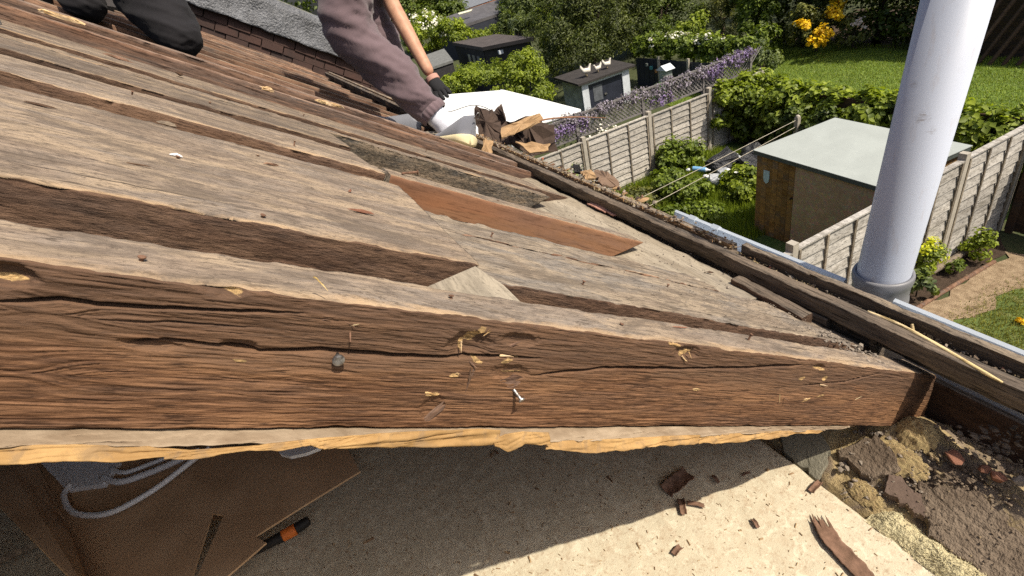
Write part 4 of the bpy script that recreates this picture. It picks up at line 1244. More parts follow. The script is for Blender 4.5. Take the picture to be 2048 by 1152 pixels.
def bent(name, pxs, depth, th, mat, lab, cat, seed, wob=.02):
    """stiff torn sheet: outline surveyed, buckled out of plane"""
    Pq = [atD(x, y, d) for (x, y), d in zip(pxs, depth)]
    c = np.mean(Pq, axis=0)
    rr = random.Random(seed)
    P = []
    for i in range(len(Pq)):
        a, b2 = Pq[i], Pq[(i + 1) % len(Pq)]
        m = 5
        for k in range(m):
            q = a + (b2 - a) * k / m
            P.append(q + np.array([rr.gauss(0, 1) for _ in range(3)]) * np.linalg.norm(b2 - a) * .03)
    nn = np.cross(P[5] - c, P[0] - c); nn /= np.linalg.norm(nn)
    k = len(P)
    mid = [c + (p - c) * .5 + nn * rr.uniform(-wob, wob) for p in P]
    V = P + mid + [c + nn * wob]; Fc = []
    for i in range(k):
        j = (i + 1) % k
        Fc += [(i, j, k + j, k + i), (k + i, k + j, 2 * k)]
    o = mk(name, V, Fc, mat)
    md = o.modifiers.new('thickness', 'SOLIDIFY'); md.thickness = th; md.offset = 0
    return tag(o, lab, cat)


bent('torn_felt', [(950, 212), (985, 222), (1000, 245), (1000, 290), (965, 285), (952, 250)], [2.5, 2.45, 2.4, 2.3, 2.35, 2.45], .006, M_FELTB, 'dark upright torn felt with a jagged top behind the shoe', 'felt', 1)
bent('torn_felt', [(985, 225), (1003, 208), (1010, 240), (1045, 255), (1050, 285), (1000, 290)], [2.6, 2.6, 2.5, 2.45, 2.4, 2.4], .006, M_FELTB, 'second dark torn felt with a spike beside the upright one', 'felt', 2)
bent('felt_board', [(1000, 255), (1078, 226), (1087, 240), (1040, 262), (1004, 277)], [2.35, 2.45, 2.45, 2.35, 2.3], .010, M_FELTT, 'sunlit tan board chunk on top of the torn felt heap', 'board', 3, .006)
bent('torn_felt', [(1010, 250), (1060, 230), (1110, 255), (1115, 300), (1060, 310), (1010, 285)], [2.75, 2.75, 2.7, 2.55, 2.45, 2.45], .006, M_FELTB, 'large dark felt sheet at the bottom of the torn heap', 'felt', 4, .05)
bent('torn_felt', [(1035, 285), (1100, 288), (1095, 300), (1060, 308)], [2.3, 2.4, 2.35, 2.28], .006, M_FELTT, 'tan felt scrap below the dark heap', 'felt', 5, .006)
bent('felt_disc', [(1190, 340), (1215, 345), (1235, 362), (1242, 380), (1205, 372), (1185, 355)], [1.75, 1.72, 1.68, 1.62, 1.62, 1.7], .006, plain('brown_felt_disc', (.19, .125, .085), .9), 'rounded brown felt scrap poking over the eaves in front of the fence', 'felt', 6, .004)
bent('felt_board', [(1160, 345), (1185, 340), (1192, 358), (1172, 358)], [1.75, 1.75, 1.68, 1.68], .006, M_FELTT, 'small tan scrap left of the rounded felt scrap', 'felt', 7, .004)
bent('felt_board', [(966, 278), (985, 285), (980, 318), (962, 316)], [2.1, 2.1, 2.0, 2.0], .010, M_FELTT, 'tan wood block standing at the end of the battens', 'board', 8, .004)
bent('torn_felt', [(1146, 330), (1160, 332), (1165, 348), (1150, 345)], [1.85, 1.85, 1.78, 1.8], .008, M_BLK, 'small black scrap on the eaves in front of the fence', 'felt', 9, .004)
tag(tube('split_lath', [atD(1030, 258, 2.4), atD(1085, 240, 2.45), atD(1150, 234, 2.5), atD(1212, 236, 2.55)], [.008, .010, .008, .003], M_ORANGE, None, n=6, flat=.4), 'long orange split lath jutting out over the garden', 'lath')
tag(tube('wire', [atD(885, 225, 2.4), atD(905, 222, 2.4), atD(940, 211, 2.42), atD(965, 213, 2.45), atD(990, 225, 2.5)], .0022, plain('grey_wire', (.2, .2, .2), .5), None, n=6), 'thin grey wire looping between the shoe and the torn felt', 'wire')
for k in range(46):
    px = 930 + k * 8.4 + r.uniform(-8, 8); py = 272 + (px - 940) * .38 + r.uniform(-9, 7)
    dd = 2.35 - (px - 940) / 340 * .85
    mt = [M_BARK, M_FELTT, M_FELTB, M_STONE, M_SCAR, M_BARK, M_TILE if k % 3 == 0 else M_FELTB][k % 7]
    o = jag_chip('wood_chip', None, Matrix.Translation(Vector(atD(px, py, dd))) @ Matrix.Rotation(r.uniform(0, 3), 4, 'Z') @ Matrix.Rotation(r.uniform(-.5, .5), 4, 'X'), r.choice([.008, .012, .018, .028]), r.uniform(.004, .012), .006, mt, 1000 + k)
    what = {M_BARK: 'brown bark', M_FELTT: 'tan felt', M_FELTB: 'dark felt', M_STONE: 'grey mortar', M_SCAR: 'orange wood', M_TILE: 'red tile'}[mt]
    where = ['beside the shoe', 'below the torn felt heap', 'above the nearer batten end', 'left of the rounded felt scrap', 'right of the rounded felt scrap'][min(4, int((px - 920) / 80))]
    tag(o, what + ' chip in the eaves debris ' + where, 'chip', what + ' chips in the eaves debris ' + where)

# ------------------------------------------------------------------ next house: parapet with old tiles, lead capping and gutter
nb = empty('neighbour_roof', (-8.6, .2, -5.7), 'next roof with a dark tiled upstand and crumpled lead flashing', 'roof')
M_PTILE = plain('dark_red_tile', (.070, .038, .031), .85, .45, 3, .5, .006, c2=(.04, .027, .024))
M_LEAD = plain('lead_sheet', (.15, .155, .17), .38, .5, 4, .9, .03, spec=.5)
UP = -8.25
tm = None
for row in range(5):
    for k in range(15):
        vv = -1.7 + k * .27 + (row % 2) * .13
        w0 = -.14 + row * .10
        if tm is None:
            Vt = []
            for dz in (0, .105):
                for dx in (0, .258): Vt += [(0 - dz * .12, dx, dz), (-.02 - dz * .12, dx, dz)]
            tm = new_mesh('tile', Vt, [(0, 2, 6, 4), (1, 5, 7, 3), (0, 1, 3, 2), (4, 6, 7, 5), (0, 4, 5, 1), (2, 3, 7, 6)])
            tm.materials.append(M_PTILE)
        o = bpy.data.objects.new('tile', tm)
        P = rp(UP + rnd.uniform(-.008, .004), vv, w0)
        Rm = Matrix(((1, 0, 0), (0, RV[1], RN[1]), (0, RV[2], RN[2]))).to_4x4()
        link(o, nb, OFF @ Matrix.Translation(Vector(P)) @ Rm @ Matrix.Rotation(rnd.uniform(-.02, .02), 4, 'X'))
mk('upstand', [rp(UP - .03, -2.2, -.4), rp(UP - .03, 2.4, -.4), rp(UP - .10, 2.4, .55), rp(UP - .10, -2.2, .55), rp(UP - .5, -2.2, -.4), rp(UP - .5, 2.4, -.4), rp(UP - .5, 2.4, .55), rp(UP - .5, -2.2, .55)],
   [(0, 1, 2, 3), (5, 4, 7, 6), (3, 2, 6, 7), (1, 5, 6, 2), (4, 0, 3, 7)], M_PTILE, nb)


def f_lead(a, b):
    vv = -2.0 + 4.1 * a
    t = b
    uu = UP + .05 - .10 * t - .30 * np.clip(t - .6, 0, 1) + .06 * (fbm(a * 16, t * 3, 91, 4) - .5)
    ww = .28 + .40 * np.clip(t / .75, 0, 1) + .07 * (fbm(a * 12, t * 2, 92, 4) - .5)
    P = uu[..., None] * np.array([1., 0, 0]) + vv[..., None] * RV + (ww - HR)[..., None] * RN
    return P


grid_sheet('lead_flashing', f_lead, 160, 24, M_LEAD, nb, .004)
tube('eaves_gutter', [atD(525, -5, 9.6), atD(570, 12, 9.5), atD(632, 38, 9.4)], .06, plain('mossy_gutter', (.16, .16, .13), .8), nb)
box('wall', -14.5, -8.75, -4.0, .9, -5.7, -.9, M_BRICK, nb)
mk('rear_slope', [rp(-14.5, -5, .2), rp(-8.75, -5, .2), rp(-8.75, 1.3, .2), rp(-14.5, 1.3, .2), rp(-14.5, -5, .1), rp(-8.75, -5, .1), rp(-8.75, 1.3, .1), rp(-14.5, 1.3, .1)], [(0, 1, 2, 3), (7, 6, 5, 4), (1, 5, 6, 2), (2, 6, 7, 3), (3, 7, 4, 0)], M_PTILE, nb)
# ------------------------------------------------------------------ people: skinned skeletons, clothes as children
def skin_mesh(name, J, edges, root, sub=2):
    """J: name -> (point, radius or (rx, ry))"""
    names = list(J)
    me = bpy.data.meshes.new(name + '_sk')
    me.from_pydata([tuple(map(float, J[k][0])) for k in names], [(names.index(a), names.index(b)) for a, b in edges], [])
    ob = bpy.data.objects.new(name + '_sk', me); COL.objects.link(ob)
    ob.modifiers.new('skin', 'SKIN').use_smooth_shade = True
    for i, k in enumerate(names):
        rr = J[k][1]
        me.skin_vertices[0].data[i].radius = rr if isinstance(rr, tuple) else (rr, rr)
        me.skin_vertices[0].data[i].use_root = (k == root)
    s = ob.modifiers.new('sub', 'SUBSURF'); s.levels = sub; s.render_levels = sub
    dg = bpy.context.evaluated_depsgraph_get()
    ev = ob.evaluated_get(dg)
    m2 = bpy.data.meshes.new_from_object(ev)
    bpy.data.objects.remove(ob); bpy.data.meshes.remove(me)
    m2.name = name
    return m2


def body_part(name, J, edges, root, mat, parent, sub=2, fold=0.0, ff=9.0, seed=0):
    m = skin_mesh(name, J, edges, root, sub)
    co = np.zeros(len(m.vertices) * 3, np.float32); m.vertices.foreach_get('co', co); co = co.reshape(-1, 3)
    if fold:
        nr = np.zeros(len(m.vertices) * 3, np.float32); m.vertices.foreach_get('normal', nr); nr = nr.reshape(-1, 3)
        q = fbm(co[:, 2] * ff + co[:, 1] * ff * .6 + 50, co[:, 0] * ff * .45 - co[:, 1] * ff * .5 + 50, seed, 4, .55)
        rid = 1 - np.abs(q - .5) * 4
        q2 = fbm(co[:, 2] * ff * 2.3 + 20, co[:, 1] * ff * 2.0 + co[:, 0] * ff + 20, seed + 3, 3, .5)
        co = co + nr * (fold * (rid[:, None] - .4) + fold * .22 * (.5 - np.abs(q2 - .5)[:, None] * 3))
    o0 = co.mean(0); o0[2] = co[:, 2].min()
    m.vertices.foreach_set('co', (co - o0).ravel()); m.update()
    m.polygons.foreach_set('use_smooth', np.ones(len(m.polygons), bool))
    m.materials.clear()
    return mesh_obj(name, m, mat, parent, Matrix.Translation(Vector([float(q) for q in o0])))


def fabric(name, c, scale=900, var=.2):
    b = NB(name); v = b.coord((1, 1, 1), rand=False)
    n = b.noise(v, 6, 4, .6); n2 = b.noise(v, scale, 2, .5)
    b.col(b.mix(n, tuple(x * (1 - var) for x in c), tuple(x * (1 + var) for x in c))); b.rough(.9)
    b.b.inputs['Sheen Weight'].default_value = .2 if max(c) > .05 else .03; b.bump(n2, .25, .0008)
    return b.m


M_TROU = fabric('plum_grey_cotton', (.135, .095, .105))
M_BLKT = fabric('black_work_cotton', (.013, .012, .014))
M_SKIN = plain('skin', (.52, .30, .20), .55, .15, 30, .15, .001, c2=(.42, .22, .145))
M_SHIRT = fabric('dark_tshirt', (.05, .06, .08))
M_SOCK = fabric('white_sock', (.60, .61, .68), 700, .08)
M_SHOE = fabric('grey_shoe_mesh', (.16, .165, .19), 600)
M_SOLE = plain('cream_rubber_sole', (.72, .62, .38), .6, .1, 40, .1)
M_GLOVE = fabric('black_glove', (.016, .016, .018), 500)
M_HAIR = fabric('dark_hair', (.03, .02, .015))


def lp(a, b, t): return np.asarray(a) * (1 - t) + np.asarray(b) * t


def shoe(parent, heel, toe, side):
    """heel and toe on the ground, real sole, upper with a collar and a heel tab"""
    heel = np.asarray(heel, float); toe = np.asarray(toe, float)
    d = toe - heel; L = np.linalg.norm(d); d /= L
    sd = np.cross(d, RN); sd /= np.linalg.norm(sd); up = np.cross(sd, d)
    st = (1 - np.cos(np.linspace(0, math.pi, 26))) / 2
    wid = .036 + .014 * np.sin(np.clip(st * 1.15, 0, 1) * math.pi) ** .7 + .006 * st
    wid = wid * np.sqrt(np.clip(1 - (np.clip(.13 - st, 0, 1) / .1305) ** 2, .01, 1)) * np.sqrt(np.clip(1 - (np.clip(st - .84, 0, 1) / .165) ** 2, .05, 1))

    def ringed(name, fn, mat, rows):
        V = []; Fc = []
        n = 20
        for s in range(len(st)):
            for k in range(n):
                a = 2 * math.pi * k / n
                V.append(fn(s, a))
        for s in range(len(st) - 1):
            for k in range(n):
                k2 = (k + 1) % n
                Fc.append((s * n + k, (s + 1) * n + k, (s + 1) * n + k2, s * n + k2))
        Fc.append(tuple(range(n))); Fc.append(tuple(reversed(range((len(st) - 1) * n, len(st) * n))))
        return mk(name, V, Fc, mat, parent, smooth=True)

    def sole_fn(s, a):
        c, q = math.cos(a), math.sin(a)
        se = lambda x: math.copysign(abs(x) ** .45, x)
        hh = .011 + .009 * (1 - st[s]) ** 2
        return heel + d * (st[s] * L) + sd * se(c) * (wid[s] + .005) + up * (hh + hh * se(q) * .98 + .012 * max(0, st[s] - .8))

    def up_fn(s, a):
        c, q = math.cos(a), math.sin(a)
        t = st[s]
        top = .118 - .062 * min(1, max(0, (t - .25) / .45)) - .010 * max(0, t - .7) / .3
        h0 = .020
        return heel + d * (t * L * .985 + .004 + (.006 if q > 0 and t < .1 else 0)) + sd * math.copysign(abs(c) ** .8, c) * wid[s] * (1 - .35 * max(0, q) ** 2) + up * (h0 + (top - h0) * max(0, q) ** .8 - .008 * max(0, -q))
    ringed('shoe_sole', sole_fn, M_SOLE, 2)
    ringed('shoe_upper', up_fn, M_SHOE, 3)
    hk = heel + up * .10 - d * .006
    tube('heel_loop', [hk - sd * .008, hk - d * .010 + up * .022 - sd * .004, hk - d * .010 + up * .022 + sd * .006, hk + sd * .008], .002, M_METAL, parent, n=6)


def fingers(parent, wrist, palm, tip, side, mat, skin=False):
    """palm and five curled fingers as one mesh"""
    wrist, palm, tip = [np.asarray(q, float) for q in (wrist, palm, tip)]
    d = tip - wrist; d /= np.linalg.norm(d); sd = np.asarray(side, float); sd -= d * (sd @ d); sd /= np.linalg.norm(sd); nn = np.cross(d, sd)
    J = {'w': (wrist, .028), 'p': (palm, (.036, .022))}
    E = [('w', 'p')]
    L0 = np.linalg.norm(tip - palm)
    for k, (o, ln) in enumerate([(-.030, .86), (-.010, 1.0), (.011, .97), (.030, .78)]):
        b0 = palm + sd * o + d * .03
        m = b0 + d * L0 * ln * .38 + nn * .006
        e = m + d * L0 * ln * .34 + nn * .024
        J['k%d' % k] = (b0, .0125); J['m%d' % k] = (m, .0105); J['t%d' % k] = (e, .0085)
        E += [('p', 'k%d' % k), ('k%d' % k, 'm%d' % k), ('m%d' % k, 't%d' % k)]
    th = palm - d * .01 - sd * .036
    J['h0'] = (th, .013); J['h1'] = (th - sd * .016 + d * .035 + nn * .014, .0115); J['h2'] = (th - sd * .008 + d * .062 + nn * .026, .009)
    E += [('p', 'h0'), ('h0', 'h1'), ('h1', 'h2')]
    return body_part('glove' if not skin else 'hand', J, E, 'w', mat, parent, 2)


# person in plum trousers, crouching on the far boards with an arm hanging down
heel1 = atR(940, 290, .030)
tdir = atD(795, 292, 2.60) - heel1; toe1 = heel1 + tdir / np.linalg.norm(tdir) * .28
p1 = empty('person', heel1, 'person in plum grey trousers, white sock and grey shoe crouching on the roof', 'person')
an1 = atD(897, 256, 2.42); mid1 = atD(790, 150, 2.36); kn1 = atD(688, 55, 2.30); th1 = atD(690, -60, 2.20); hip1 = atD(715, -190, 2.15)
an2 = atD(832, 232, 2.72); mid2 = atD(782, 120, 2.68); kn2 = atD(735, 20, 2.62); th2 = atD(745, -80, 2.52); hip2 = atD(770, -190, 2.40)
pel = (hip1 + hip2) / 2 + np.array([0, 0, .03])
cuff1 = lp(an1, mid1, .40); cuff2 = lp(an2, mid2, .12)
TJ = {'pel': (pel, (.17, .13)), 'h1': (hip1, .115), 't1': (th1, .128), 'k1': (kn1, .124), 'm1': (mid1, .100), 'c1b': (lp(an1, mid1, .62), .088), 'c1': (cuff1, .072), 'e1': (lp(an1, mid1, .31), .064),
      'h2': (hip2, .115), 't2': (th2, .105), 'k2': (kn2, .098), 'm2': (mid2, .085), 'c2': (cuff2, .060), 'waist': (pel + np.array([-.05, -.03, .14]), (.155, .12))}
TE = [('pel', 'h1'), ('h1', 't1'), ('t1', 'k1'), ('k1', 'm1'), ('m1', 'c1b'), ('c1b', 'c1'), ('c1', 'e1'), ('pel', 'h2'), ('h2', 't2'), ('t2', 'k2'), ('k2', 'm2'), ('m2', 'c2'), ('pel', 'waist')]
body_part('trousers', TJ, TE, 'pel', M_TROU, p1, 4, .019, 11, 3)
# elastic cuff band: gathered ring
for cc, rr, dd in ((lp(an1, mid1, .31), .066, mid1 - an1),):
    dd = dd / np.linalg.norm(dd)
    a = np.cross(dd, [0, 0, 1.]); a /= np.linalg.norm(a); b2 = np.cross(a, dd)
    V = []; Fc = []
    n = 72
    for s, (off, r_) in enumerate([(-.022, .93), (-.018, 1.04), (0, 1.06), (.018, 1.04), (.022, .95)]):
        for k in range(n):
            t = 2 * math.pi * k / n
            q = rr * r_ * (1 + .03 * math.sin(k * 1.57 * 3))
            V.append(cc + dd * off + q * (math.cos(t) * a + math.sin(t) * b2))
    for s in range(4):
        for k in range(n):
            k2 = (k + 1) % n
            Fc.append((s * n + k, s * n + k2, (s + 1) * n + k2, (s + 1) * n + k))
    mk('cuff', V, Fc, M_TROU, p1, smooth=True)
sh1 = pel + np.array([-.22, .02, .40]); neck = sh1 + np.array([-.02, .0, .06]); head = neck + np.array([-.10, .03, .12])
shR = sh1 + np.array([.12, .12, -.02]); shL = sh1 + np.array([-.1, -.16, 0])
wr = atD(862, 152, 2.52); el = atD(782, 10, 2.52) + np.array([0, 0, .02]); ela = lp(wr, el, .5)
up_el = el + (shR - el) * .9
BJ = {'pel': (pel, (.13, .10)), 'waist': (pel + np.array([-.06, 0, .14]), (.125, .095)), 'ch': (lp(pel, sh1, .7), (.15, .105)), 'sh': (sh1, (.12, .09)), 'nk': (neck, .055), 'hd0': (lp(neck, head, .5), .075), 'hd': (head, .092), 'crown': (head + np.array([-.03, 0, .07]), .07),
      'face': (head + np.array([-.07, .03, .0]), .045),
      'sr': (shR, .06), 'ua': (lp(shR, el, .5), .048), 'el': (el, .041), 'fa': (lp(el, wr, .35), .040), 'fb': (lp(el, wr, .7), .033), 'wr': (wr, .029),
      'sl': (shL, .06), 'ul': (shL + np.array([-.05, -.08, -.22]), .046), 'fl': (shL + np.array([-.1, .02, -.42]), .035), 'hl': (shL + np.array([-.12, .05, -.5]), .03),
      'h1': (hip1, .09), 'k1': (kn1, .06), 'm1': (mid1, .055), 'a1': (an1, .040), 'h2': (hip2, .09), 'k2': (kn2, .06), 'm2': (mid2, .05), 'a2': (an2, .038)}
BE = [('pel', 'waist'), ('waist', 'ch'), ('ch', 'sh'), ('sh', 'nk'), ('nk', 'hd0'), ('hd0', 'hd'), ('hd', 'crown'), ('hd', 'face'), ('sh', 'sr'), ('sr', 'ua'), ('ua', 'el'), ('el', 'fa'), ('fa', 'fb'), ('fb', 'wr'), ('sh', 'sl'), ('sl', 'ul'), ('ul', 'fl'), ('fl', 'hl'),
      ('pel', 'h1'), ('h1', 'k1'), ('k1', 'm1'), ('m1', 'a1'), ('pel', 'h2'), ('h2', 'k2'), ('k2', 'm2'), ('m2', 'a2')]
body_part('body', BJ, BE, 'pel', M_SKIN, p1, 2)
SJ = {'waist': (pel + np.array([-.05, 0, .10]), (.15, .115)), 'ch': (lp(pel, sh1, .7), (.17, .125)), 'sh': (sh1, (.14, .105)), 'sr': (shR, .075), 'ua': (lp(shR, el, .45), .062), 'sl': (shL, .075), 'ul': (lp(shL, shL + np.array([-.05, -.08, -.22]), .7), .062)}
body_part('shirt', SJ, [('waist', 'ch'), ('ch', 'sh'), ('sh', 'sr'), ('sr', 'ua'), ('sh', 'sl'), ('sl', 'ul')], 'ch', M_SHIRT, p1, 3, .008, 12, 5)
body_part('hair', {'a': (head + np.array([.0, 0, .03]), .095), 'b': (head + np.array([-.02, 0, .085]), .075), 'c': (head + np.array([.05, 0, -.02]), .06)}, [('a', 'b'), ('a', 'c')], 'a', M_HAIR, p1, 2)
fingers(p1, wr + (wr - ela) / np.linalg.norm(wr - ela) * .012, atD(878, 176, 2.50), atD(893, 203, 2.46), CM[:, 0] * .8 - CM[:, 1] * .4, M_GLOVE)
tube('glove_cuff', [lp(wr, ela, -.02), wr + (wr - ela) * .14], [.032, .034], plain('pink_grey_cuff', (.45, .25, .2), .8), p1, n=16)
body_part('sock', {'a': (lp(an1, mid1, .40), .057), 'b': (lp(an1, mid1, .10), .053), 'c': (lp(lp(heel1, toe1, .25), an1, .55), .044), 'd': (lp(heel1, toe1, .40) + RN * .06, .040)}, [('a', 'b'), ('b', 'c'), ('c', 'd')], 'a', M_SOCK, p1, 3, .003, 30, 8)
shoe(p1, heel1, toe1, 1)
body_part('sock', {'a': (lp(an2, mid2, .10), .050), 'b': (an2, .046), 'c': (an2 + np.array([0, 0, -.06]) - RV * .02, .046)}, [('a', 'b'), ('b', 'c')], 'a', M_SOCK, p1, 2)
heel2 = an2 - RN * .11 + RV * .05
shoe(p1, heel2, heel2 - RV * .285, 1)

# person in black trousers kneeling further up the slope, mostly out of the picture
base2 = atR(385, 112, .02)
p2 = empty('person', base2, 'person in black trousers kneeling on the boards at the top left', 'person')
fo = atD(383, 98, 1.98); sh_a = atD(335, 40, 2.02); kn_a = atD(262, -40, 2.05); hp_a = atD(240, -200, 2.2)
kn_b = atD(150, -22, 1.98); sh_b = atD(185, 45, 1.98); hp_b = atD(180, -210, 2.15)
pl2 = (hp_a + hp_b) / 2
body_part('trousers', {'pel': (pl2, (.17, .13)), 'ha': (hp_a, .12), 'ka': (kn_a, .125), 'sa': (sh_a, .105), 'sa2': (lp(sh_a, fo, .6), .078), 'fa': (fo, .048), 'hb': (hp_b, .12), 'kb': (kn_b, .085), 'sb': (sh_b, .07), 'w': (pl2 + np.array([0, 0, .14]), (.16, .12))},
          [('pel', 'ha'), ('ha', 'ka'), ('ka', 'sa'), ('sa', 'sa2'), ('sa2', 'fa'), ('pel', 'hb'), ('hb', 'kb'), ('kb', 'sb'), ('pel', 'w')], 'pel', M_BLKT, p2, 4, .010, 14, 13)
s2 = pl2 + np.array([-.1, .05, .42]); h2 = s2 + np.array([-.06, .06, .22])
body_part('body', {'pel': (pl2, (.12, .09)), 'ch': (lp(pl2, s2, .7), (.15, .1)), 'sh': (s2, (.13, .09)), 'nk': (s2 + np.array([0, 0, .08]), .055), 'hd': (h2, .092), 'cr': (h2 + np.array([0, 0, .08]), .07), 'fc': (h2 + np.array([-.06, .04, -.01]), .045),
                   'ar': (s2 + np.array([.05, .2, -.03]), .055), 'er': (s2 + np.array([-.02, .28, -.28]), .042), 'wr': (s2 + np.array([-.15, .3, -.45]), .03), 'al': (s2 + np.array([-.05, -.2, -.03]), .055), 'elb': (s2 + np.array([-.15, -.25, -.28]), .042), 'wl': (s2 + np.array([-.3, -.1, -.4]), .03),
                   'ka': (kn_a, .07), 'kb': (kn_b, .05)},
          [('pel', 'ch'), ('ch', 'sh'), ('sh', 'nk'), ('nk', 'hd'), ('hd', 'cr'), ('hd', 'fc'), ('sh', 'ar'), ('ar', 'er'), ('er', 'wr'), ('sh', 'al'), ('al', 'elb'), ('elb', 'wl'), ('pel', 'ka'), ('pel', 'kb')], 'pel', M_SKIN, p2, 2)
body_part('shirt', {'w': (pl2 + np.array([0, 0, .1]), (.15, .12)), 'ch': (lp(pl2, s2, .7), (.17, .125)), 'sh': (s2, (.145, .105)), 'ar': (s2 + np.array([.05, .2, -.03]), .07), 'er': (s2 + np.array([.01, .25, -.18]), .06), 'al': (s2 + np.array([-.05, -.2, -.03]), .07), 'el': (s2 + np.array([-.1, -.23, -.18]), .06)},
          [('w', 'ch'), ('ch', 'sh'), ('sh', 'ar'), ('ar', 'er'), ('sh', 'al'), ('al', 'el')], 'ch', M_BLKT, p2, 3, .008, 12, 15)
body_part('hair', {'a': (h2 + np.array([.02, 0, .03]), .095), 'b': (h2 + np.array([0, 0, .09]), .07)}, [('a', 'b')], 'a', M_HAIR, p2, 2)
# ------------------------------------------------------------------ ground and lawns
GZ = -5.7


def groundmat():
    b = NB('garden_ground'); v = b.coord((1, 1, 1), rand=False)
    n = b.noise(v, .35, 5, .6); n2 = b.noise(v, 14, 4, .7)
    c = b.mix(n, (.035, .05, .016), (.06, .07, .03)); c = b.mix(b.ramp(n2, [(.45, 0), (.7, .6)]), c, (.09, .075, .04))
    b.col(c); b.rough(.95); b.bump(n2, .6, .03)
    return b.m


def lawnmat(name, a, c_, dry, dryamt=.5):
    b = NB(name); v = b.coord((1, 1, 1), rand=False)
    n = b.noise(v, 1.1, 5, .6, .4); n2 = b.noise(v, 30, 4, .7); n3 = b.noise(v, 4.5, 5, .65, .6)
    c = b.mix(b.ramp(n, [(.35, 0), (.65, 1)]), a, c_)
    c = b.mix(b.ramp(n3, [(.52, 0), (.70, dryamt)]), c, dry)
    c = b.mix(b.ramp(n2, [(.3, .5), (.55, 0)]), c, tuple(x * .4 for x in a))
    b.col(c); b.rough(.9); b.bump(n2, .8, .03)
    return b.m


M_GRD = groundmat()
g = mk('ground', [(-320, -320, GZ - .012), (320, -320, GZ - .012), (320, 320, GZ - .012), (-320, 320, GZ - .012)], [(0, 1, 2, 3)], M_GRD); tag(g, kind='structure')
M_LAWN = lawnmat('lawn_green', (.10, .155, .026), (.145, .215, .038), (.19, .21, .055), .35)
M_LAWN2 = lawnmat('lawn_dry', (.085, .12, .03), (.13, .17, .045), (.26, .23, .10), .75)
M_SOIL = plain('dark_garden_soil', (.085, .058, .04), .95, .45, 14, 1, .02, c2=(.05, .033, .023))
M_SAND = plain('dry_sandy_soil', (.36, .27, .175), .95, .3, 9, 1, .02, c2=(.22, .155, .095))


def patch(name, poly, z, mat, seed=0, rag=.06):
    P = []
    rr = random.Random(seed)
    for i in range(len(poly)):
        a, b = np.array(poly[i], float), np.array(poly[(i + 1) % len(poly)], float)
        m = max(2, int(np.linalg.norm(b - a) / .18))
        for k in range(m):
            q = a + (b - a) * k / m
            P.append((q[0] + rr.gauss(0, rag), q[1] + rr.gauss(0, rag), z))
    o = mk(name, P, [tuple(range(len(P)))], mat)
    bm = bmesh.new(); bm.from_mesh(o.data); bmesh.ops.triangulate(bm, faces=bm.faces, ngon_method='EAR_CLIP'); bm.to_mesh(o.data); bm.free()
    return o


tag(patch('lawn_beyond_hedge', [(-17.5, 12.8), (-5.0, 12.8), (-2, 14), (-4, 23), (-14.5, 23), (-17.5, 18)], GZ - .004, M_LAWN, 2, .1), kind='structure')
tag(patch('lawn_beside_bed', [(-3.22, 1.0), (3.5, 1.0), (3.5, 10.1), (-2.55, 10.1), (-3.05, 8.6)], GZ, M_LAWN2, 3, .04), kind='structure')
tag(patch('flower_bed', [(-3.85, 1.2), (-3.42, 1.2), (-3.42, 9.6), (-3.85, 10.15)], GZ + .004, M_SOIL, 4, .02), kind='structure')
tag(patch('dry_soil_strip', [(-3.42, 1.0), (-3.0, 1.0), (-2.9, 8.2), (-2.6, 9.4), (-3.0, 9.8), (-3.42, 9.6)], GZ + .006, M_SAND, 5, .05), kind='structure')
tag(patch('rough_grass', [(-10.65, 1.0), (-3.95, 1.0), (-3.95, 11.2), (-10.65, 11.2)], GZ - .004, lawnmat('rough_grass', (.06, .10, .02), (.10, .15, .035), (.20, .17, .08), .6), 6, .02), kind='structure')


# ------------------------------------------------------------------ leaves, blades, trunks
def rotv(n, rng):
    v = rng.normal(size=(n, 3)); return v / np.linalg.norm(v, axis=1)[:, None]


def leaf_obj(name, C, Nn, size, mat, parent=None, seed=0, aspect=.55, fold=.25, rndv=None, origin=None):
    rng = np.random.default_rng(seed)
    n = len(C)
    sz = (size * rng.uniform(.6, 1.35, n))[:, None]
    Nn = Nn / (np.linalg.norm(Nn, axis=1)[:, None] + 1e-9)
    t = np.cross(Nn, rotv(n, rng)); t /= np.linalg.norm(t, axis=1)[:, None] + 1e-9
    b = np.cross(Nn, t)
    v0 = C - t * sz * .5; v2 = C + t * sz * .5 - Nn * sz * .12
    v1 = C + b * sz * aspect * .5 + Nn * sz * fold * .4; v3 = C - b * sz * aspect * .5 + Nn * sz * fold * .4
    V = np.stack([v0, v1, v2, v3], 1).reshape(-1, 3)
    q = np.arange(n)[:, None] * 4
    Fq = np.concatenate([np.stack([q + 0, q + 1, q + 2], -1), np.stack([q + 0, q + 2, q + 3], -1)], 0).reshape(-1, 3)
    o = mk(name, V, Fq, mat, parent, origin)
    at = o.data.attributes.new('rnd', 'FLOAT', 'POINT')
    rv = rng.random(n) if rndv is None else rndv
    at.data.foreach_set('value', np.repeat(rv, 4).astype(np.float32))
    return o


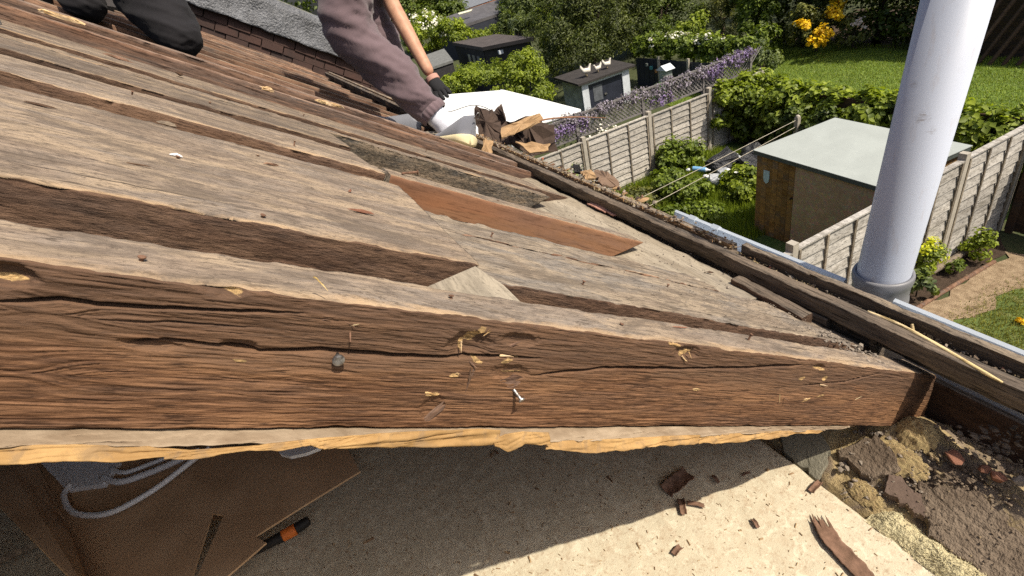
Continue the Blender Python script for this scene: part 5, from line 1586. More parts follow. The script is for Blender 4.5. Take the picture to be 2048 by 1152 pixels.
def clumps(n, blobs, seed, m=26, cr=.30, inner=.25, upb=.35):
    """leaf sites gathered in clumps over ellipsoids -> centres, normals, per-leaf tone"""
    rng = np.random.default_rng(seed)
    w = np.array([b[1][0] * b[1][2] + b[1][1] * b[1][2] + b[1][0] * b[1][1] for b in blobs]); w = w / w.sum()
    C = []; Nn = []; T = []
    for (c, rad), wi in zip(blobs, w):
        k = max(20, int(n * wi)); c = np.array(c); rad = np.array(rad)
        mm = max(6, int(m))
        dv = rotv(mm, rng); dv[:, 2] = np.where(dv[:, 2] < -.6, -dv[:, 2], dv[:, 2])
        rr = np.where(rng.random(mm) < inner, rng.uniform(.35, .8, mm), rng.uniform(.82, 1.05, mm))
        cc = c + dv * rad * rr[:, None]
        tone = rng.normal(0, .16, mm)
        i = rng.integers(0, mm, k)
        off = rotv(k, rng) * (rng.random(k) ** .45)[:, None] * rad.mean() * cr * rng.uniform(.6, 1.3, mm)[i][:, None]
        p = cc[i] + off
        nn = dv[i] * .5 + off / (rad.mean() * cr) * .5 + np.array([0, 0, upb]) + rotv(k, rng) * .55
        C.append(p); Nn.append(nn); T.append(np.clip(.45 + tone[i] + rng.normal(0, .2, k), 0, 1))
    return np.vstack(C), np.vstack(Nn), np.concatenate(T)


M_BARKT = plain('tree_bark', (.10, .075, .055), .95, .4, 20, 1, .02)


def tree(name, label, cat, base, blobs, n, size, mat, seed, trunk_r=.12, group=None, m=26, cr=.30, aspect=.55, limbs=5, inner=.25):
    rr = random.Random(seed)
    base = np.array(base, float)
    o = empty(name, base, label, cat, group)
    C, Nn, T = clumps(n, blobs, seed, m, cr, inner)
    k = C[:, 2] > GZ + .03
    leaf_obj('crown', C[k], Nn[k], size, mat, o, seed, aspect, rndv=T[k])
    top = np.mean([b[0] for b in blobs], axis=0)
    if trunk_r:
        tube('trunk', [base, lp(base, top, .35) + np.array([rr.uniform(-.1, .1), rr.uniform(-.1, .1), 0]), lp(base, top, .75), top], [trunk_r, trunk_r * .8, trunk_r * .55, trunk_r * .25], M_BARKT, o, n=8)
        for q in range(limbs):
            b = blobs[q % len(blobs)]
            e = np.array(b[0]) + np.array([rr.uniform(-.7, .7) * b[1][0], rr.uniform(-.7, .7) * b[1][1], rr.uniform(-.3, .6) * b[1][2]])
            s = lp(base, top, rr.uniform(.3, .7))
            tube('limb', [s, lp(s, e, .5) + np.array([0, 0, .08]), e], [trunk_r * .4, trunk_r * .28, trunk_r * .1], M_BARKT, o, n=6, sub=3)
    return o


def blades(name, pts, h, w_, mat, seed, parent=None, lean=.5):
    rng = np.random.default_rng(seed)
    n = len(pts); pts = np.asarray(pts)
    a = rng.uniform(0, 2 * math.pi, n); hh = h * rng.uniform(.5, 1.4, n)
    s = np.stack([np.cos(a), np.sin(a), 0 * a], -1) * w_ * .5
    ld = np.stack([np.cos(a + 1.6), np.sin(a + 1.6), 0 * a], -1) * (hh * lean * rng.uniform(.1, 1, n))[:, None]
    tip = pts + ld + np.stack([0 * a, 0 * a, hh], -1)
    V = np.stack([pts - s, pts + s, tip], 1).reshape(-1, 3)
    o = mk(name, V, (np.arange(n)[:, None] * 3 + np.arange(3)[None, :]), mat, parent)
    at = o.data.attributes.new('rnd', 'FLOAT', 'POINT'); at.data.foreach_set('value', np.repeat(rng.random(n), 3).astype(np.float32))
    return o


L_DARK = leafmat('leaf_dark_evergreen', (.058, .080, .022), .5, .3, .2)
L_DEEP = leafmat('leaf_deep_green', (.080, .122, .028), .5, .35, .3)
L_MID = leafmat('leaf_mid_green', (.125, .185, .038), .45, .35, .35)
L_LITE = leafmat('leaf_fresh_green', (.195, .265, .046), .4, .35, .4)
L_OLIVE = leafmat('leaf_olive_grey', (.13, .15, .062), .4, .3, .3)
L_BLUE = leafmat('leaf_grey_green', (.115, .16, .085), .4, .3, .3)
L_YEL = leafmat('flower_yellow', (.75, .50, .03), .25, .2, .3, (1, 1, .6))
L_WHT = leafmat('flower_white', (.72, .70, .62), .15, .2, .2, (1.1, 1.1, 1.1))
L_PUR = leafmat('flower_purple', (.21, .16, .31), .4, .2, .2, (1.3, 1.2, 1.25))
L_GREYP = leafmat('leaf_faded_lilac', (.24, .22, .26), .5, .2, .2, (1.2, 1.15, 1.2))
L_GRASS = leafmat('grass_blade', (.15, .215, .034), .45, .25, .3)
L_DRYG = leafmat('grass_blade_dry', (.17, .19, .06), .4, .25, .3)

# ------------------------------------------------------------------ fences
M_CONC = plain('concrete_post', (.42, .38, .32), .9, .25, 12, .5, .004)
M_SLAT = wood('silvered_fence_slat', (.25, .225, .19), (.44, .405, .355), (.52, .48, .425), grain=20, along=1.2, blotch=3, bump=.4, bdist=.003, fibre=60, fk=.4, speck=.2)
M_SLATR = wood('grey_fence_slat', (.22, .20, .17), (.40, .37, .33), (.50, .47, .43), grain=20, along=1.2, blotch=3, bump=.4, bdist=.003, fibre=60, fk=.4, speck=.2)
M_BATT = wood('fence_batten_wood', (.14, .11, .08), (.25, .20, .15), (.33, .28, .21), grain=20, bump=.3, bdist=.002)
_slat = {}


def slat_mesh(L, H, mat):
    key = (round(L, 2), round(H, 2), mat.name)
    if key not in _slat:
        V = []; Fc = []
        n = 9
        rr = random.Random(3)
        for i in range(n + 1):
            x = L * i / n
            wv = .006 * math.sin(i * 1.7)
            # thin wavy lap: bottom edge proud
            V += [(x, .0, H + wv * .3), (x, .006, H + wv * .3), (x, .036, wv), (x, .026, wv)]
        for i in range(n):
            for k in range(4):
                k2 = (k + 1) % 4
                Fc.append((i * 4 + k, (i + 1) * 4 + k, (i + 1) * 4 + k2, i * 4 + k2))
        Fc += [(3, 2, 1, 0), (n * 4, n * 4 + 1, n * 4 + 2, n * 4 + 3)]
        me = new_mesh('slat', V, Fc); me.materials.append(mat)
        _slat[key] = me
    return _slat[key]


def part_copy(name, me, parent, M):
    o = bpy.data.objects.new(name, me)
    return link(o, parent, OFF @ M)


def fence(name, label, X, ys, ztop, mslat, face=1, rows=10, broken=()):
    """lap panels between concrete posts, running out along the garden; face=+1 shows the boards towards +X"""
    f = empty(name, (X, ys[0], GZ), label, 'fence')
    H = ztop - GZ - .10
    for y in ys:
        box('post', X - .055, X + .055, y - .05, y + .05, GZ, ztop + .07 + rnd.uniform(-.02, .02), M_CONC, f)
    for i in range(len(ys) - 1):
        y0, y1 = ys[i] + .055, ys[i + 1] - .055
        L = y1 - y0
        z0 = GZ + .04 + rnd.uniform(-.02, .02)
        for k in range(rows):
            M = Matrix.Translation((X + .006, y0, z0 + k * H / rows)) @ Matrix.Rotation(math.radians(90), 4, 'Z') @ Matrix.Scale(-1, 4, (0, 1, 0)) @ Matrix.Rotation(rnd.uniform(-.004, .004), 4, 'Y')
            part_copy('slat', slat_mesh(L, H / rows + .03, mslat), f, M)
        for q in (.02, .335, .665, .98):
            yy = y0 + L * q
            box('batten', X + .040, X + .060, yy - .018, yy + .018, z0 - .02, z0 + H + .01, M_BATT, f)
        box('cap_rail', X - .03, X + .055, y0, y1, z0 + H + .012, z0 + H + .035, mslat, f)
        box('gravel_board', X - .02, X + .02, y0, y1, GZ - .02, z0 - .004, M_CONC, f)
    return f


fence('lap_fence', 'silvery lap panel fence with concrete posts, left of the grey roofed shed', -10.72, [2.56, 4.50, 6.45, 8.43, 10.42, 12.3], -4.08, M_SLAT)
fence('lap_fence', 'grey lap panel fence running behind the white vent pipe', -3.88, [1.65, 3.38, 5.11, 6.84, 8.57, 10.2], -3.80, M_SLATR)
bf = empty('close_board_fence', (-1.5, 10.27, GZ), 'dark brown board fence in shade at the right edge', 'fence')
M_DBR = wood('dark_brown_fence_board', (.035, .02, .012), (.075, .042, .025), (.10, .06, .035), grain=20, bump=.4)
pm = None
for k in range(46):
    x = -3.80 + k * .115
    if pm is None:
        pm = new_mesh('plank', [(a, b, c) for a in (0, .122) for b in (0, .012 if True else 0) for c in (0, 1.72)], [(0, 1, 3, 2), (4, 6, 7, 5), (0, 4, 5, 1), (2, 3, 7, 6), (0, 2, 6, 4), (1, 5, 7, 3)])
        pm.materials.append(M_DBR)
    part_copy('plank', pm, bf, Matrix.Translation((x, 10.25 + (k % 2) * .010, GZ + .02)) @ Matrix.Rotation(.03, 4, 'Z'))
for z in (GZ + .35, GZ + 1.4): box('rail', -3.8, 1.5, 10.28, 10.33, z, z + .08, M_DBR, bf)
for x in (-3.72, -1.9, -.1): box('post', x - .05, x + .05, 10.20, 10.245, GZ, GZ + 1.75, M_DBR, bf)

# rail and edging of the bed
tag(tube('log_rail', [(-3.80, 5.2, GZ + .10), (-3.78, 7.2, GZ + .10), (-3.76, 9.0, GZ + .11), (-3.8, 9.95, GZ + .10)], [.045, .05, .05, .04], M_TOPG, None, n=10), 'pale log lying along the foot of the grey fence', 'log')
tag(tube('bed_edging', [(-3.42, 6.0, GZ + .02), (-3.43, 7.6, GZ + .03), (-3.40, 9.2, GZ + .02)], .035, M_SIDE2, None, n=8), 'dark timber edging between flower bed and dry soil', 'edging')

# ------------------------------------------------------------------ grey roofed shed
shed = empty('garden_shed', (-5.5, 8.4, GZ), 'small shed with flat grey felt roof, ochre door and chipboard front', 'shed')
M_SROOF = plain('grey_felt_roof', (.36, .39, .37), .8, .10, 2.5, .25, .004)
M_SFAS = plain('dark_green_fascia', (.10, .12, .11), .8)
M_OCH = wood('ochre_stained_board', (.16, .085, .02), (.30, .165, .045), (.36, .21, .07), grain=18, along=1.5, blotch=2, bump=.3, bdist=.003)
b = NB('chipboard_sheet'); v = b.coord((1, 1, 1), rand=False)
vo = b.n('ShaderNodeTexVoronoi'); vo.inputs['Scale'].default_value = 26; b.l(v, vo.inputs['Vector'])
n = b.noise(v, 5, 5, .65, 1.2)
b.col(b.mix(b.ramp(n, [(.35, 0), (.65, 1)]), (.36, .26, .165), b.mix(.35, (.52, .40, .27), vo.outputs['Color'], 'MULTIPLY'))); b.rough(.9); b.bump(n, .5, .01)
M_OSB = b.m
RC = [(-6.85, 7.72, -4.00), (-4.46, 7.68, -4.10), (-4.08, 9.17, -3.88), (-6.35, 9.22, -3.79)]
c = np.mean(RC, axis=0)
V = [np.array(p) for p in RC] + [np.array(p) - [0, 0, .012] for p in RC] + [c + (np.array(p) - c) * .99 - [0, 0, .075] for p in RC]
mk('roof', V[:8], [(0, 1, 2, 3), (7, 6, 5, 4)] + [(i, 4 + i, 4 + (i + 1) % 4, (i + 1) % 4) for i in range(4)], M_SROOF, shed)
Vf = [c + (np.array(p) - c) * .992 - [0, 0, .0125] for p in RC] + [c + (np.array(p) - c) * .992 - [0, 0, .085] for p in RC]
mk('fascia', Vf, [(i, 4 + i, 4 + (i + 1) % 4, (i + 1) % 4) for i in range(4)] + [(0, 1, 2, 3), (7, 6, 5, 4)], M_SFAS, shed)
LF, RF, RB_, LB = [(c + (np.array(p) - c) * .95) for p in RC]


def wallquad(name, a, b_, t0, t1, th, mat, z1off=-.08, parent=None, z0=GZ, out=0.0):
    a = np.array(a, float); b_ = np.array(b_, float)
    p0, p1 = lp(a, b_, t0), lp(a, b_, t1)
    d = p1 - p0; d[2] = 0; d /= np.linalg.norm(d); nn = np.array([d[1], -d[0], 0])
    q0, q1 = p0 + nn * out, p1 + nn * out
    V = [(q0[0], q0[1], z0), (q1[0], q1[1], z0), (q1[0], q1[1], p1[2] + z1off), (q0[0], q0[1], p0[2] + z1off)]
    V = V + [tuple(np.array(x) - np.append(nn[:2] * th, 0)) for x in V]
    return mk(name, V, [(0, 1, 2, 3), (7, 6, 5, 4), (0, 4, 5, 1), (1, 5, 6, 2), (2, 6, 7, 3), (3, 7, 4, 0)], mat, parent)


for k in range(7):
    wallquad('door_board', LF, RF, .365 * k / 7 + .001, .365 * (k + 1) / 7 - .001, .03, M_OCH, parent=shed, out=.004 * (k % 2))
wallquad('chipboard_panel', LF, RF, .368, 1, .03, M_OSB, parent=shed)
wallquad('side_wall', LB, LF, .012, .985, .03, M_OCH, parent=shed)
wallquad('side_wall', RF, RB_, .015, .985, .03, M_OCH, parent=shed)
wallquad('back_wall', RB_, LB, .015, .985, .03, M_OCH, parent=shed)
sg = lp(LF, RF, .105)
sgd = (RF - LF)[:2] / np.linalg.norm((RF - LF)[:2]); sgn = np.array([sgd[1], -sgd[0]])
M_SIGN = plain('pale_blue_plate', (.45, .62, .72), .5, .1, 30, 0)
V = []
for dx, dz in [(-.065, .13), (.065, .13), (.065, -.02), (.05, -.09), (0, -.13), (-.05, -.09), (-.065, -.02)]:
    V.append((sg[0] + sgd[0] * dx + sgn[0] * .014, sg[1] + sgd[1] * dx + sgn[1] * .014, -4.48 + dz))
V = V + [(x - sgn[0] * .008, y - sgn[1] * .008, z) for x, y, z in V]
mk('sign', V, [tuple(range(7)), tuple(reversed(range(7, 14)))] + [(i, 7 + i, 7 + (i + 1) % 7, (i + 1) % 7) for i in range(7)], M_SIGN, shed)['label'] = 'pale blue shield shaped plate on the door'
hp = lp(LF, RF, .355); tube('door_knob', [(hp[0] + sgn[0] * .0, hp[1] + sgn[1] * .0, -4.75), (hp[0] + sgn[0] * .04, hp[1] + sgn[1] * .04, -4.75)], .02, M_BLK, shed, n=8)

# washing line post and lines
po = empty('line_post', (-8.5, 11.0, GZ), 'white washing line post behind the grey roofed shed', 'post')
box('shaft', -8.55, -8.45, 10.95, 11.05, GZ, -4.64, M_CONC, po)
lathe('cap', [(0, .05), (.03, .05), (.05, .02), (.05, .001)], (-8.5, 11.0, -4.64), M_CONC, po, 10)
M_ROPE = plain('pale_rope', (.50, .45, .36), .9)
for k, (pz, e, lab) in enumerate([(-4.70, (-8.55, 3.0, -5.05), 'upper of the two washing lines crossing the weedy garden'), (-4.86, (-8.35, 3.0, -5.30), 'lower of the two washing lines crossing the weedy garden')]):
    s = np.array([-8.5, 10.98, pz]); e = np.array(e)
    tag(tube('washing_line', [s, lp(s, e, .33) - [0, 0, .03], lp(s, e, .66) - [0, 0, .03], e], .0065, M_ROPE, None, n=5), lab, 'rope')
box('hook_post', -8.5, -8.4, 2.95, 3.05, GZ, -4.98, M_CONC, None)
tag(bpy.data.objects['hook_post'], 'short post holding the house end of the washing lines', 'post')
# ------------------------------------------------------------------ hedge, weeds, bed plants
rng = np.random.default_rng(4)
hb = []
for k in range(15):
    x = -10.7 + k * .66
    hb.append(((x, 11.75 + .12 * math.sin(k * 2.1), -5.0 + .05 * math.sin(k * 1.3)), (.62, .55, .80)))
tree('ivy_hedge', 'long ivy hedge behind the grey roofed shed', 'hedge', (-6, 11.8, GZ), hb, 26000, .15, L_LITE, 21, 0, m=34, cr=.34, aspect=.7)
box('hedge_fence', -10.6, -1.0, 11.72, 11.78, GZ, -4.35, M_DBR, None); tag(bpy.data.objects['hedge_fence'], 'dark fence inside the long ivy hedge', 'fence')
hb2 = [((-10.45, 10.9 + .45 * k, -4.6), (.35, .5, .7)) for k in range(3)]
tree('ivy', 'ivy spilling over the far end of the silvery fence', 'ivy', (-10.5, 11.4, GZ), hb2, 4500, .13, L_LITE, 22, 0, m=20, cr=.4, aspect=.7)
tree('ivy', 'ivy hanging in shade below the hedge by the silvery fence', 'ivy', (-9.8, 11.2, GZ), [((-10.0, 11.25, -5.1), (.6, .25, .65)), ((-9.0, 11.25, -5.1), (.6, .25, .6)), ((-8.0, 11.25, -5.1), (.6, .25, .6))], 5000, .12, L_DEEP, 23, 0, m=20, cr=.4, aspect=.7)


def weeds(label, name, c, rad, h, n, size, mat, seed, flowers=0, fm=None, fs=.10):
    o = empty(name, (c[0], c[1], GZ), label, 'plant')
    blobs = [((c[0] + rnd.uniform(-.6, .6) * rad[0], c[1] + rnd.uniform(-.6, .6) * rad[1], GZ + h * rnd.uniform(.2, .6)), (rad[0] * .5, rad[1] * .5, h * .5)) for _ in range(5)]
    C, Nn, T = clumps(n, blobs, seed, 18, .45)
    k = C[:, 2] > GZ + .02
    leaf_obj('foliage', C[k], Nn[k], size, mat, o, seed, .7, rndv=T[k])
    rr = random.Random(seed)
    for q in range(6):
        b = blobs[q % 5]
        tube('stem', [(b[0][0] + rr.uniform(-.1, .1), b[0][1] + rr.uniform(-.1, .1), GZ), (b[0][0], b[0][1], b[0][2] + b[1][2] * .6)], [.008, .004], M_BARKT, o, n=4, sub=1)
    for q in range(flowers):
        b = blobs[q % 5]
        a = rr.uniform(0, 6.28); rr2 = rr.uniform(.3, .95)
        P = np.array([b[0][0] + math.cos(a) * rr2 * b[1][0], b[0][1] + math.sin(a) * rr2 * b[1][1], b[0][2] + b[1][2] * (1.05 - .5 * rr2 ** 2) + .03])
        nv = 8
        V = [P - [0, 0, fs * .35]] + [P + fs * .5 * np.array([math.cos(t), math.sin(t), .15 * math.sin(3 * t)]) for t in np.linspace(0, 6.283, nv, endpoint=False)]
        mk('flower', V, [(0, 1 + i, 1 + (i + 1) % nv) for i in range(nv)], L_WF, o)
    return o


L_WF = plain('white_petal', (.78, .78, .76), .6, .05, 20, 0)
weeds('bindweed with white trumpet flowers left of the shed door', 'bindweed', (-8.0, 8.75), (.85, .75), .5, 4800, .11, L_LITE, 31, 12)
weeds('bindweed with white flowers beside the rubbish bags', 'bindweed', (-7.9, 9.9), (.6, .4), .5, 1800, .11, L_LITE, 32, 8)
weeds('leafy green weeds below the silvery fence', 'weed_patch', (-9.2, 8.0), (.8, .7), .6, 4200, .10, L_MID, 33)
weeds('bramble climbing the middle of the silvery fence', 'bramble', (-10.25, 8.95), (.5, .65), .95, 2400, .11, L_MID, 34)
weeds('low weeds at the foot of the silvery fence near the roof', 'weed_patch', (-9.6, 6.9), (.7, .6), .35, 2600, .09, L_OLIVE, 35)
weeds('low weeds in the middle of the rough grass', 'weed_patch', (-8.2, 7.4), (.8, .6), .25, 2600, .08, L_MID, 36)
# tall grass round the shed
pts = []
for k in range(42000):
    x, y = rng.uniform(-10.6, -6.5), rng.uniform(5.0, 10.6)
    pts.append((x, y, GZ))
tag(blades('grass', pts, .16, .014, L_GRASS, 41), 'long rough grass left of the shed door', 'grass', kind='stuff')
pts = []
for k in range(60000):
    x, y = rng.uniform(-3.15, .4), rng.uniform(4.5, 10.0)
    if x < -2.95 + .25 * max(0, y - 8.2) + .15 * rng.normal(): continue
    pts.append((x, y, GZ))
tag(blades('grass', pts, .045, .010, L_DRYG, 42, lean=.9), 'short worn grass beside the dry soil', 'grass', kind='stuff')
pts = [(rng.uniform(-17, -4.5), rng.uniform(12.7, 21), GZ) for _ in range(90000)]
tag(blades('grass', pts, .045, .018, L_GRASS, 43, lean=1.2), 'mown grass of the lawn beyond the hedge', 'grass', kind='stuff')


def bedplant(label, c, r_, h, n, size, mat, seed, flower=None):
    o = empty('bed_plant', (c[0], c[1], GZ), label, 'plant')
    C, Nn, T = clumps(n, [((c[0], c[1], GZ + h * .55), (r_, r_, h * .5))], seed, 14, .5)
    leaf_obj('foliage', C, Nn, size, mat, o, seed, .55, rndv=T)
    tube('stem', [(c[0], c[1], GZ), (c[0], c[1], GZ + h * .7)], [.012, .006], M_BARKT, o, n=5, sub=1)
    if flower is not None:
        C2, N2, T2 = clumps(n // 2, [((c[0], c[1], GZ + h * .85), (r_ * .9, r_ * .9, h * .35))], seed + 1, 12, .5)
        leaf_obj('flowers', C2, N2, size * .7, flower, o, seed + 1, .8, rndv=T2)['kind'] = 'stuff'
    return o


bedplant('leafy green plant at the far end of the flower bed', (-3.62, 9.15), .20, .42, 700, .07, L_LITE, 51)
bedplant('small green seedling in the middle of the flower bed', (-3.60, 8.55), .12, .22, 260, .06, L_MID, 52)
bedplant('yellow flowering plant beside the vent pipe', (-3.78, 8.05), .22, .65, 900, .06, L_LITE, 53, leafmat('flower_acid_yellow', (.60, .62, .05), .25, .2, .3, (1, 1, .6)))
bedplant('broad blue green plant below the yellow flowers', (-3.62, 7.65), .20, .40, 420, .11, L_BLUE, 54)
dd = empty('dandelion', (-2.44, 7.94, GZ), 'single yellow dandelion on the worn lawn at the right edge', 'flower')
C, Nn, T = clumps(120, [((-2.44, 7.94, GZ + .05), (.05, .05, .02))], 55, 10, .6)
leaf_obj('petals', C, Nn, .04, L_YEL, dd, 55, .5)

# rubbish by the weeds
M_BAG = plain('black_bin_bag', (.025, .026, .03), .35, .3, 20, .6, .02, spec=.5)


def bag(label, c, s, seed, mat=M_BAG, lift=0.0):
    me = rock_mesh('bin_bag', s, seed, .8, 40)
    bm = bmesh.new(); bm.from_mesh(me); bmesh.ops.triangulate(bm, faces=bm.faces)
    bmesh.ops.subdivide_edges(bm, edges=bm.edges, cuts=2, use_grid_fill=True)
    for vv in bm.verts:
        d = float(fbm(vv.co.x * 9 + 40, vv.co.y * 9 + vv.co.z * 7 + 40, seed, 3)) - .5
        vv.co *= 1 + d * .5
    bm.to_mesh(me); bm.free()
    o = mesh_obj('bin_bag', me, mat, None, Matrix.Translation((c[0], c[1], GZ + s * .3 + lift)))
    return tag(o, label, 'bag')



bag('black bin bag against the weeds, nearest the silvery fence', (-9.35, 9.5), .95, 1)
bag('black bin bag behind the bindweed, next to the shed', (-8.6, 9.8), 1.0, 2)
for k_, (x_, y_, s_, lb_) in enumerate([(-9.0, 9.2, .5, 'crumpled pale plastic sack in front of the bin bags'), (-9.5, 10.0, .45, 'pale plastic sack between the fence and the bin bags'), (-8.7, 9.15, .4, 'small grey plastic sack at the edge of the bindweed')]):
    bag(lb_, (x_, y_), s_, 20 + k_, plain('pale_plastic_sack', (.42, .44, .47), .35, .3, 20, .6, .02, spec=.5))
bag('black bin bag in the shade under the ivy hedge', (-9.3, 10.5), .7, 3)
bag('clear crumpled plastic bag among the weeds', (-8.95, 8.85), .45, 4, plain('clear_plastic', (.50, .52, .54), .3, .2, 20, .5, .02, spec=.5))
for k_, (px_, py_, s_, cc_, lb_) in enumerate([(1412, 352, .16, (.66, .68, .70), 'white plastic scrap beside the blue bottle'), (1376, 338, .13, (.62, .64, .66), 'white plastic scrap left of the blue bottle'), (1440, 352, .13, (.60, .63, .68), 'pale plastic cup among the bindweed leaves'), (1468, 318, .2, (.45, .47, .5), 'grey plastic wrap on top of the bin bags')]):
    P_ = atZ(px_, py_, GZ + .36)
    bag(lb_, (P_[0], P_[1]), s_, 40 + k_, plain('litter_plastic', cc_, .4, .2, 20, .5, .02, spec=.5), .30)
bo = empty('water_bottle', (-9.25, 8.65, GZ), 'blue labelled plastic bottle lying in the weeds', 'bottle')
pb0 = np.array([-9.4, 8.6, -5.28]); pb1 = np.array([-9.12, 8.75, -5.30])
tube('bottle_body', [pb0, lp(pb0, pb1, .5), pb1], [.06, .062, .055], plain('blue_bottle', (.18, .38, .62), .25, .1, 20, 0, spec=.5), bo, n=14)
tube('bottle_neck', [pb1, lp(pb1, pb1 + (pb1 - pb0), .18), lp(pb1, pb1 + (pb1 - pb0), .32)], [.05, .02, .02], M_WPLAS, bo, n=12)

# ------------------------------------------------------------------ trellis with faded lilac climbers behind the silvery fence
tre = empty('trellis', (-10.92, 8.6, -4.06), 'grey diamond trellis on top of the silvery fence, tangled with lilac flowers', 'trellis')
M_TREL = wood('grey_trellis_lath', (.12, .11, .11), (.24, .22, .21), (.30, .28, .27), grain=20, bump=.2)
Z0, Z1 = -4.05, -3.52
V = []; Fc = []
for sgn_ in (1, -1):
    y = 4.4
    while y < 12.0:
        y1 = y + sgn_ * (Z1 - Z0)
        a = np.array([-10.92 - .006 * sgn_, y, Z0]); b2 = np.array([-10.92 - .006 * sgn_, y1, Z1])
        d = (b2 - a) / np.linalg.norm(b2 - a); s = np.cross(d, [1, 0, 0]) * .015; t = np.array([.005, 0, 0])
        b0 = len(V)
        V += [a - s - t, a + s - t, a + s + t, a - s + t, b2 - s - t, b2 + s - t, b2 + s + t, b2 - s + t]
        Fc += [(b0 + i, b0 + (i + 1) % 4, b0 + 4 + (i + 1) % 4, b0 + 4 + i) for i in range(4)] + [(b0 + 3, b0 + 2, b0 + 1, b0), (b0 + 4, b0 + 5, b0 + 6, b0 + 7)]
        y += .105
lt = mk('lattice', V, Fc, M_TREL, tre); lt['kind'] = 'stuff'
for z in (Z0, Z1): box('rail', -10.945, -10.90, 4.2, 12.1, z - .02, z + .02, M_TREL, tre)
for y in (4.4, 6.45, 8.43, 10.42, 12.1): box('post', -10.96, -10.89, y - .035, y + .035, GZ, Z1 + .06, M_TREL, tre)
vb = [((-10.95, 5.0 + .30 * k, -3.66 + .05 * math.sin(k * 1.9)), (.13, .24, .17)) for k in range(24)]
C, Nn, T = clumps(6500, vb, 61, 16, .5); leaf_obj('climber', C, Nn, .06, L_GREYP, tre, 61, .5, rndv=T)['kind'] = 'stuff'
vb = [((-10.9, y, z), (.15, .35, .18)) for y, z in [(5.6, -3.85), (6.0, -3.8), (6.4, -3.8), (10.6, -3.75), (11.0, -3.7), (11.4, -3.65), (11.8, -3.6), (9.0, -3.9)]]
C, Nn, T = clumps(2600, vb, 62, 16, .5); leaf_obj('lilac_flowers', C, Nn, .055, L_PUR, tre, 62, .6, rndv=T)['kind'] = 'stuff'
weeds('grey green shrub in bloom at the near end of the trellis', 'shrub', (-11.15, 5.9), (.5, .9), 1.75, 6500, .08, L_BLUE, 63)
weeds('white flowering shrub behind the silvery fence', 'shrub', (-11.2, 7.1), (.4, .5), 1.85, 3000, .07, L_WHT, 64)

# ------------------------------------------------------------------ cabin with hens, dark fence and ivy beyond
cab = empty('garden_cabin', (-17.5, 11.7, GZ), 'dark cabin with white corner posts and a black roof', 'cabin')
M_WPT = plain('white_paint_flaking', (.58, .62, .66), .7, .15, 6, .2)
M_WSIDE = plain('pale_grey_painted_side', (.36, .40, .38), .8, .45, 3, .3, c2=(.20, .22, .21))
M_NAVY = plain('navy_black_boards', (.022, .026, .042), .5, .3, 4, .2, spec=.4)
CX = -17.0
box('front_wall', CX - .06, CX, 10.50, 12.55, GZ, -4.42, M_NAVY, cab)
box('corner_post', CX + .002, CX + .05, 10.46, 10.74, GZ, -4.46, M_WPT, cab)
box('corner_post', CX + .002, CX + .05, 12.26, 12.58, GZ, -4.46, M_WPT, cab)
box('head_rail', CX + .002, CX + .045, 10.745, 12.255, -4.58, -4.48, M_WPT, cab)
box('side_wall', CX - 1.3, CX - .065, 10.46, 10.52, GZ, -4.45, M_WSIDE, cab)
box('side_wall', CX - 1.3, CX - .065, 12.52, 12.56, GZ, -4.45, M_NAVY, cab)
box('back_wall', CX - 1.35, CX - 1.31, 10.5, 12.55, GZ, -4.40, M_NAVY, cab)
mk('roof', [(CX + .18, 10.25, -4.40), (CX + .18, 12.80, -4.40), (CX - 1.5, 12.80, -4.28), (CX - 1.5, 10.25, -4.28), (CX + .18, 10.25, -4.47), (CX + .18, 12.80, -4.47), (CX - 1.5, 12.80, -4.35), (CX - 1.5, 10.25, -4.35)],
   [(0, 1, 2, 3), (7, 6, 5, 4), (0, 4, 5, 1), (1, 5, 6, 2), (2, 6, 7, 3), (3, 7, 4, 0)], plain('black_felt_roof', (.045, .04, .038), .9, .3, 5, .5, .01), cab)
box('window', CX + .001, CX + .012, 10.95, 11.35, -5.25, -4.7, plain('dusty_pane', (.13, .14, .16), .3, .5, 4, 0, spec=.5), cab)
box('door_handle', CX + .001, CX + .04, 11.42, 11.52, -5.12, -5.07, M_METAL, cab)
M_HEN = plain('white_feathers', (.68, .64, .56), .9, .2, 12, .3, .01)
for k, (y, x, s, hd, lab) in enumerate([(10.95, CX - .30, .40, 1, 'white hen on the cabin roof with raised tail, leftmost of three'), (11.50, CX - .35, .30, -1, 'small white hen in the middle of the three on the cabin roof'), (11.95, CX - .4, .34, 1, 'white hen on the cabin roof, rightmost of three')]):
    z = -4.36
    hn = empty('hen', (x, y, z), lab, 'hen', 'hens on the cabin roof')
    J = {'belly': ((x, y, z + s * .45), (s * .30, s * .26)), 'breast': ((x, y + hd * s * .28, z + s * .5), s * .22), 'neck': ((x, y + hd * s * .42, z + s * .78), s * .11), 'head': ((x, y + hd * s * .48, z + s * .98), s * .10), 'beak': ((x, y + hd * s * .62, z + s * .96), s * .025),
         'rump': ((x, y - hd * s * .30, z + s * .58), s * .18), 'tail': ((x, y - hd * s * .52, z + s * .95), (s * .05, s * .12)), 'tail2': ((x, y - hd * s * .50, z + s * 1.1), (s * .03, s * .06))}
    body_part('body', J, [('belly', 'breast'), ('breast', 'neck'), ('neck', 'head'), ('head', 'beak'), ('belly', 'rump'), ('rump', 'tail'), ('tail', 'tail2')], 'belly', M_HEN, hn, 2)
    for q in (-1, 1):
        tube('leg', [(x + q * s * .1, y, z - .01), (x + q * s * .1, y - .01, z + s * .12), (x + q * s * .1, y, z + s * .3)], s * .03, M_STICK, hn, n=5, sub=1)
df = empty('dark_fence', (-15.5, 14.3, GZ), 'dark blue fence hung with garden ornaments behind the cabin', 'fence')
